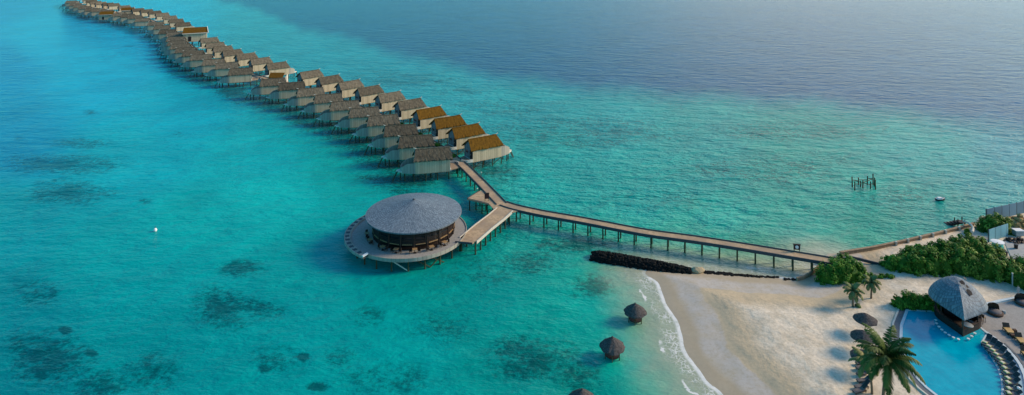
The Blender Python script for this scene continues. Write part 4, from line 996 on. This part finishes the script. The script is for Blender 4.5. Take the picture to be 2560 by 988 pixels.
def pool_mat():
    m, nt, b_ = new_mat('pool_water'); geo = nt.add('ShaderNodeNewGeometry').outputs['Position']
    c = nt.mix(nt.ramp(nt.noise(geo, .5, 5, .65), .35, .7), (0.0, .30, .42), (.0, .38, .5)); nt.ln(c, b_.inputs['Base Color']); b_.inputs['Roughness'].default_value = .1; b_.inputs['IOR'].default_value = 1.333; b_.inputs['Specular IOR Level'].default_value = .12
    bn = nt.add('ShaderNodeBump', i={'Strength': .5, 'Distance': .05}); nt.ln(nt.noise(geo, 1.5, 3, .5), bn.inputs['Height']); nt.ln(bn.outputs[0], b_.inputs['Normal']); return m
sheet('pool_water', Pp, PZ, pool_mat())
t = thing('swimming_pool', 'curved turquoise swimming pool rim of white tile with a dark stone band', 'pool')
M['tile'] = mat('pale_pool_tile', (.5, .58, .6), .4, .15, 6)
b = MB(); ring(b, Pp, off_poly(Pp, .38), PZ - .4, PZ + .05); b.build('white_rim', M['tile'], t)
left = [i for i in range(15, 23)] + [0]
A_ = off_poly(Pp, .39); B_ = off_poly(Pp, 1.15); C_ = off_poly(Pp, 1.16); D_ = off_poly(Pp, 1.4)
b = MB(); ring(b, [A_[i] for i in left], [B_[i] for i in left], PZ - .4, PZ - .02, False); b.build('stone_band', M['stone_band'], t)
b = MB(); ring(b, [C_[i] for i in left], [D_[i] for i in left], PZ - .4, PZ + .03, False); b.build('outer_edge', M['trim'], t)
# shallow ledge under the loungers, curb, terrace
curb_px = [(2466, 832), (2486, 846), (2504, 861), (2522, 878), (2538, 896), (2551, 915), (2562, 940), (2568, 970), (2568, 1010), (2550, 1060), (2500, 1100)]
cz = PZ + .06; cb = [W(x, y, cz).xy for x, y in curb_px]
le = [W(x, y, PZ + .004).xy for x, y in [(2466, 834), (2452, 856), (2460, 872), (2474, 889), (2492, 919), (2502, 949), (2504, 975), (2501, 1010), (2480, 1050)]]
le_o = [p + Vector((.36, 0)) for p in le]
M['ledge'] = mat('wet_pale_ledge', (.25, .42, .5), .2, .15, 3)
sheet('pool_ledge', [tuple(p) for p in le_o] + [tuple(p) for p in reversed(cb[:-1])], PZ + .03, M['ledge'])
b = MB(); b.wall([tuple(p) for p in cb], PZ - .3, .5, .42); o = b.build('pool_curb', M['tile']); tag(o, 'pale curved curb between the pool loungers and the terrace', 'curb')
ob = [p + Vector((.62, .25)) for p in cb]; b = MB(); b.wall([tuple(p) for p in ob[2:]], PZ - .3, .42, .28); o = b.build('drain_channel', M['stone_band']); tag(o, 'dark curved drain channel just outside the pale pool curb', 'drain')
terr = [W(x, y, 1.3).xy for x, y in ((2440, 768), (2466, 762), (2540, 746), (2640, 725), (2800, 800), (2800, 1150), (2540, 1150))] + [p + Vector((.15, .0)) for p in reversed(cb[:-1])] + [W(2440, 800, 1.3).xy]
b = MB(); b.prism([tuple(p) for p in terr], .6, 1.34); o = b.build('terrace', M['deck_grey']); tag(o, kind='structure')
b = MB(); q = [W(x, y, 1.4) for x, y in ((2462, 763), (2500, 754), (2540, 746))]; b.wall([(p.x, p.y) for p in q], 1.1, .5, .45); tag(b.build('terrace_kerb', M['tile']), 'straight pale kerb between the sand and the grey terrace behind the bar', 'kerb')
# poolside loungers
M['lz_frame'] = M['cushion_dark']
pl = make_lounger((M['cushion_dark'], M['cushion_grey'], M['cushion_dark']))
tw = thing('towel', 'x', 'towel'); tw_c = MB(); tw_c.box((0, 0, 0), (.42, .5, .09)); tw_c.build('roll', M['towel'], tw)
b = MB(); b.box((0, 0, .055), (.3, .4, .03)); b.build('top_fold', M['trim'], tw)
index_kids()
foot = [(462, 262), (512, 318), (560, 378), (604, 430), (652, 490), (694, 550), (722, 615), (745, 685), (765, 770), (770, 830), (775, 905), (768, 965), (750, 1040)]
head = [(560, 112), (635, 172), (710, 235), (775, 300), (838, 378), (882, 440), (915, 515), (958, 590), (975, 670), (985, 740), (975, 840), (965, 915), (950, 990)]
for k in range(13):
    a = W(2380 + foot[k][0] * .17, 820 + foot[k][1] * .17, PZ + .3); c = W(2380 + head[k][0] * .17, 820 + head[k][1] * .17, PZ + 1.0)
    d = (c - a); rz = math.atan2(d.y, d.x)
    s_ = min(1.25, max(.95, d.xy.length / 2.05))
    place(pl, k == 0, (a.x, a.y, PZ + .035), rz, f'dark poolside lounger, {ORD[k]} from the bar along the curved ledge', 'sun loungers on the pool ledge', s_)
    u = Vector((math.cos(rz), math.sin(rz), 0)); p = a + u * .55 * s_
    place(tw, k == 0, (p.x, p.y, PZ + .035 + .53 * s_), rz, f'folded yellow towel on the {ORD[k]} poolside lounger from the bar', 'yellow towels on the poolside loungers', 1.1)

# ------------------------------------------------------------------ pool bar
bc = Vector((70.4, 98.0)); fp = Vector((67.6, 92.7)); ax = (fp - bc); ang = math.atan2(ax.y, ax.x); r0 = 3.85; L = ax.length
BZ = PZ
t = thing('pool_bar', 'dark open-sided pool bar under a pointed grey shingle roof at the pool edge', 'bar', (bc.x, bc.y, 0), ang)
def tear(r, l, n=48):
    out = []; a_t = math.acos(min(1, r / l)) if l > r else 0
    for k in range(n + 1):
        a = a_t + (2 * PI - 2 * a_t) * k / n; out.append((r * math.cos(a), r * math.sin(a)))
    out.append((l, 0)); return out
ot = tear(r0, L + .2); n = len(ot); b = MB(); vs = []; rings_ = [(1.0, 4.35), (1.0, 4.55), (.95, 5.05), (.85, 5.65), (.69, 6.3), (.5, 6.9), (.29, 7.35), (.1, 7.6), (0, 7.66)]
for (q, z) in rings_:
    for (x, y) in ot: vs.append((x * q + (1 - q) * -.6, y * q, z))
fs = [(i * n + k, i * n + (k + 1) % n, (i + 1) * n + (k + 1) % n, (i + 1) * n + k) for i in range(len(rings_) - 1) for k in range(n)] + [tuple(range(n))]
b.add(vs, fs)
M['shingle_bar'] = M['shingle']
rf = b.build('roof', M['shingle'], t)
for (x, y, r_) in ((.9, .5, .42), (-.2, 1.0, .3), (1.9, 1.2, .5), (2.5, .5, .22), (1.2, 1.1, .25)):
    b = MB(); n2 = 9; vs = [(x + r_ * random.uniform(.6, 1) * math.cos(2 * PI * k / n2), y + r_ * random.uniform(.6, 1) * math.sin(2 * PI * k / n2)) for k in range(n2)]
    V3 = []
    for (vx, vy) in vs:
        qq = 1 - math.hypot(vx + .6, vy) / 4.6; V3.append((vx, vy, 4.6 + 3.3 * (1 - (1 - qq) ** 1.75) + .3))
    b.add(V3, [tuple(range(n2))]); b.build('dark_patch', M['dark'], rf)
inn = tear(2.9, L - 1.05, 24)
b = MB(); b.wall(inn + [inn[0]], BZ - .3, 1.35, .25); ct = b.build('counter', M['wood_dark'], t)
b = MB(); b.wall(inn + [inn[0]], BZ + 1.05, .08, .5); b.build('countertop', M['wood_dark'], ct)
b = MB(); b.prism(tear(3.0, L - .95, 24), BZ - .5, BZ + .02); b.build('floor', M['wood_dark'], t)
b = MB(); b.box((-1.2, 0, 3.0), (1.6, 3.4, 3.2)); b.build('back_bar', M['wood_dark'], t)
b = MB(); b.box((-.38, 0, 3.0), (.1, 2.8, .1)); b.box((-.38, 0, 3.5), (.1, 2.8, .1)); b.build('shelf', M['wood_warm'], t)
for k in range(0, len(inn) - 1, 3):
    x, y = inn[k]; b = MB(); b.tube([(x, y, BZ), (x, y, 4.8)], [.1, .1], 7); b.build('post', M['wood_dark'], t)
x, y = inn[-1]; b = MB(); b.tube([(x, y, BZ), (x, y, 4.8)], [.12, .12], 7); b.build('post', M['rope'], t)
q = W(2424, 808, BZ + 1.4); b = MB(); b.lathe([(0, .12), (.7, .08), (.75, 0), (0, 0)], 18); o = b.build('round_table', M['concrete'], None, False, (q.x - .3, q.y, BZ + 1.14)); tag(o, 'pale round tabletop at the right corner of the pool bar counter', 'tabletop')
# stools in the water
def make_stool():
    t = thing('bar_stool', 'x', 'stool'); b = MB(); b.lathe([(0, .3), (.19, .3), (.21, .25), (.18, .22), (0, .22)], 14); b.build('seat', M['white'], t)
    b = MB(); b.tube([(0, 0, -.25), (0, 0, .24)], [.07, .06], 6); b.build('leg', M['concrete'], t); return t
so = make_stool(); index_kids()
for k, (x, y) in enumerate(((240, 420), (246, 445), (263, 470), (285, 492), (310, 514), (340, 533), (372, 551), (410, 564), (485, 561), (510, 541), (533, 519))):
    p = W(2260 + x * .332, 660 + y * .332, PZ + .3)
    side = f'{ORD[k]} from the left round the bar' if k < 8 else f'{ORD[k - 8]} right of the bar\'s front point'
    place(so, k == 0, (p.x, p.y, PZ), 0, 'white stool in the pool water, ' + side, 'white stools in the water round the pool bar')
# two tall stools by the bar on the terrace
for k, (x, y) in enumerate(((2452, 812), (2459, 806))):
    q = W(x, y, 1.34); t = thing('bar_chair', f'tall brown bar chair on the terrace, {"nearer to" if k == 0 else "farther from"} the pool bar', 'bar chair', q, R(200), 'bar chairs on the terrace')
    b = MB(); b.box((0, 0, .8), (.45, .45, .07)); b.build('seat', M['wood_warm'], t); b = MB(); b.box((.2, 0, 1.05), (.05, .45, .45)); b.build('backrest', M['rope'], t)
    for i in (-.18, .18):
        for j in (-.18, .18): b = MB(); b.box((i, j, .4), (.05, .05, .8)); b.build('leg', M['rope'], t)
# round daybeds
def make_daybed():
    t = thing('round_daybed', 'x', 'daybed'); b = MB(); b.lathe([(0, .05), (1.25, .05), (1.32, .35), (1.15, .45), (0, .45)], 28); b.build('base', M['rope'], t)
    b = MB(); b.lathe([(0, .62), (.9, .6), (1.05, .46)], 24); b.build('cushion', M['cushion_grey'], t, True)
    b = MB(); pr_ = [(1.28, .36), (1.22, 1.0), (.95, 1.5), (.5, 1.75)]; b.lathe(pr_, 16, (0, 0), 0, R(20), R(160)); b.lathe([(x - .08, z - .04) for x, z in pr_], 16, (0, 0), 0, R(20), R(160)); b.build('hood', M['rope'], t, True)
    b = MB(); b.lathe([(0, .5), (.32, .5), (.32, .05)], 12, (1.75, .1)); b.build('side_table', M['concrete'], t)
    return t
dbd = make_daybed(); index_kids()
place(dbd, True, W(2487, 784, 1.35), R(0), 'round brown wicker daybed on the terrace right of the pool bar roof', 'round daybeds on the terrace', .88)
place(dbd, False, W(2557, 760, 1.35), R(0), 'round brown daybed at the right edge of the photo', 'round daybeds on the terrace', .88)
# terrace chaises
def make_chaise():
    t = thing('terrace_chair', 'x', 'armchair'); b = MB(); b.box((0, 0, .42), (.95, 1.5, .16)); b.build('cushion', M['tan_wood'], t)
    b = MB(); b.box((0, 0, .3), (1.02, 1.6, .08)); b.build('frame', M['wood_dark'], t)
    b = MB(); b.add([(-.45, .55, .5), (.45, .55, .5), (.45, .85, 1.05), (-.45, .85, 1.05), (-.45, .7, .45), (.45, .7, .45), (.45, .95, 1.0), (-.45, .95, 1.0)], [(0, 1, 2, 3), (7, 6, 5, 4), (0, 4, 5, 1), (2, 6, 7, 3), (1, 5, 6, 2), (3, 7, 4, 0)]); b.build('backrest', M['rope'], t)
    for x in (-.45, .45):
        for y in (-.7, .7): b = MB(); b.box((x, y, .13), (.08, .08, .26)); b.build('leg', M['wood_dark'], t)
    b = MB(); b.box((-.0, -1.15, .25), (.6, .5, .4)); b.build('footstool', M['rope'], t)
    b = MB(); b.box((.85, .1, .3), (.45, .45, .5)); b.build('side_table', M['rope'], t)
    return t
cc = make_chaise(); index_kids()
for k, (x, y, l) in enumerate(((2522, 832, 'tan terrace lounge chair with dark back, the farther of the tan pair'), (2553, 857, 'tan terrace lounge chair at the right edge, nearer of the tan pair'), (2568, 893, 'dark terrace seat at the right edge of the photo, nearest the curb'))):
    place(cc, k == 0, W(x, y, 1.35), R(-12), l, 'lounge chairs on the terrace')
# posts: pale pole in the thicket, small sign post by the terrace, tall light by the loungers
q = G(2507, 698); t = thing('pale_post', 'pale upright post against the dark right-hand thicket', 'post', q + Vector((-.4, -2.6, 0)))
b = MB(); b.tube([(0, 0, -.1), (0, 0, 2.4)], [.11, .1], 8); b.build('pole', M['concrete'], t); b = MB(); b.lathe([(0, 2.5), (.15, 2.45), (.15, 2.35)], 8); b.build('cap', M['trim'], t)
q = G(2545, 745); t = thing('sign_post', 'small grey sign on a thin post at the far corner of the terrace', 'sign', q)
b = MB(); b.tube([(0, 0, 0), (0, 0, 2.0)], [.05, .05], 6); b.build('post', M['concrete'], t); b = MB(); b.box((0, -.05, 1.45), (.5, .05, .75)); b.build('panel', M['concrete'], t)
q = W(2543, 985, PZ); t = thing('poolside_lamp', 'small white-topped lamp beside the last visible poolside lounger', 'lamp', (q.x + .2, q.y, PZ))
b = MB(); b.tube([(0, 0, 0), (0, 0, .7)], [.06, .05], 6); b.build('pole', M['darkbeam'], t); b = MB(); b.lathe([(0, .95), (.2, .88), (.2, .7), (0, .7)], 10); b.build('lamp_head', M['white'], t)

# ------------------------------------------------------------------ light, sky, camera
SUN_AZ, SUN_EL = 80., 27.
w = bpy.data.worlds.new('World'); sc.world = w; w.use_nodes = True; nt = NT(w)
sky = nt.add('ShaderNodeTexSky', sky_type='NISHITA'); sky.sun_disc = False; sky.sun_elevation = R(SUN_EL); sky.sun_rotation = R(SUN_AZ); sky.air_density = 1.0; sky.dust_density = .5; sky.ozone_density = 1.0
tc = nt.add('ShaderNodeTexCoord').outputs['Generated']; sep = nt.add('ShaderNodeSeparateXYZ'); nt.ln(tc, sep.inputs[0])
az = nt.math('ARCTAN2', sep.outputs[0], sep.outputs[1])     # 0 straight ahead, + to the right
cl = nt.ramp(nt.noise(nt.mapping(tc, (1, 1, 3.5)), 2.4, 6, .6), .42, .68)
band = nt.math('MULTIPLY', nt.ramp(sep.outputs[2], .0, .12), nt.ramp(sep.outputs[2], .75, .3))
azm = nt.ramp(nt.math('ABSOLUTE', nt.math('SUBTRACT', az, R(31))), R(2), R(30), 1, 0)
glow = nt.math('MULTIPLY', band, azm)
cloud = nt.math('MULTIPLY', nt.math('MULTIPLY_ADD', cl, .45, .4), glow)
tint = nt.mix(nt.ramp(az, R(-35), R(35)), (.16, .76, .9), (.56, .82, 1.0))
skc = nt.mix(1., sky.outputs[0], tint, 'MULTIPLY')
col = nt.mix(cloud, skc, (9.6, 7.6, 6.2))
nt.ln(col, nt.n['Background'].inputs['Color']); nt.n['Background'].inputs['Strength'].default_value = .15
sl = bpy.data.lights.new('sun', 'SUN'); sl.energy = 3.3; sl.angle = R(16); sl.color = (1, .76, .5); so_ = bpy.data.objects.new('sun', sl); C.objects.link(so_)
dv = Vector((math.sin(R(SUN_AZ)) * math.cos(R(SUN_EL)), math.cos(R(SUN_AZ)) * math.cos(R(SUN_EL)), math.sin(R(SUN_EL))))
so_.rotation_euler = dv.to_track_quat('Z', 'Y').to_euler()
cam = bpy.data.cameras.new('camera'); co = bpy.data.objects.new('camera', cam); C.objects.link(co); co.location = (0, 0, H); co.rotation_euler = (PI / 2, 0, 0)
cam.sensor_width = 36; cam.lens = 36 * F / 2560; cam.shift_y = -(494 - YH) / 2560; cam.clip_start = 1; cam.clip_end = 500000; sc.camera = co
sc.view_settings.view_transform = 'Standard'; sc.view_settings.look = 'None'; sc.view_settings.exposure = .5; sc.view_settings.gamma = 1
sc.cycles.use_denoising = True; sc.cycles.max_bounces = 5
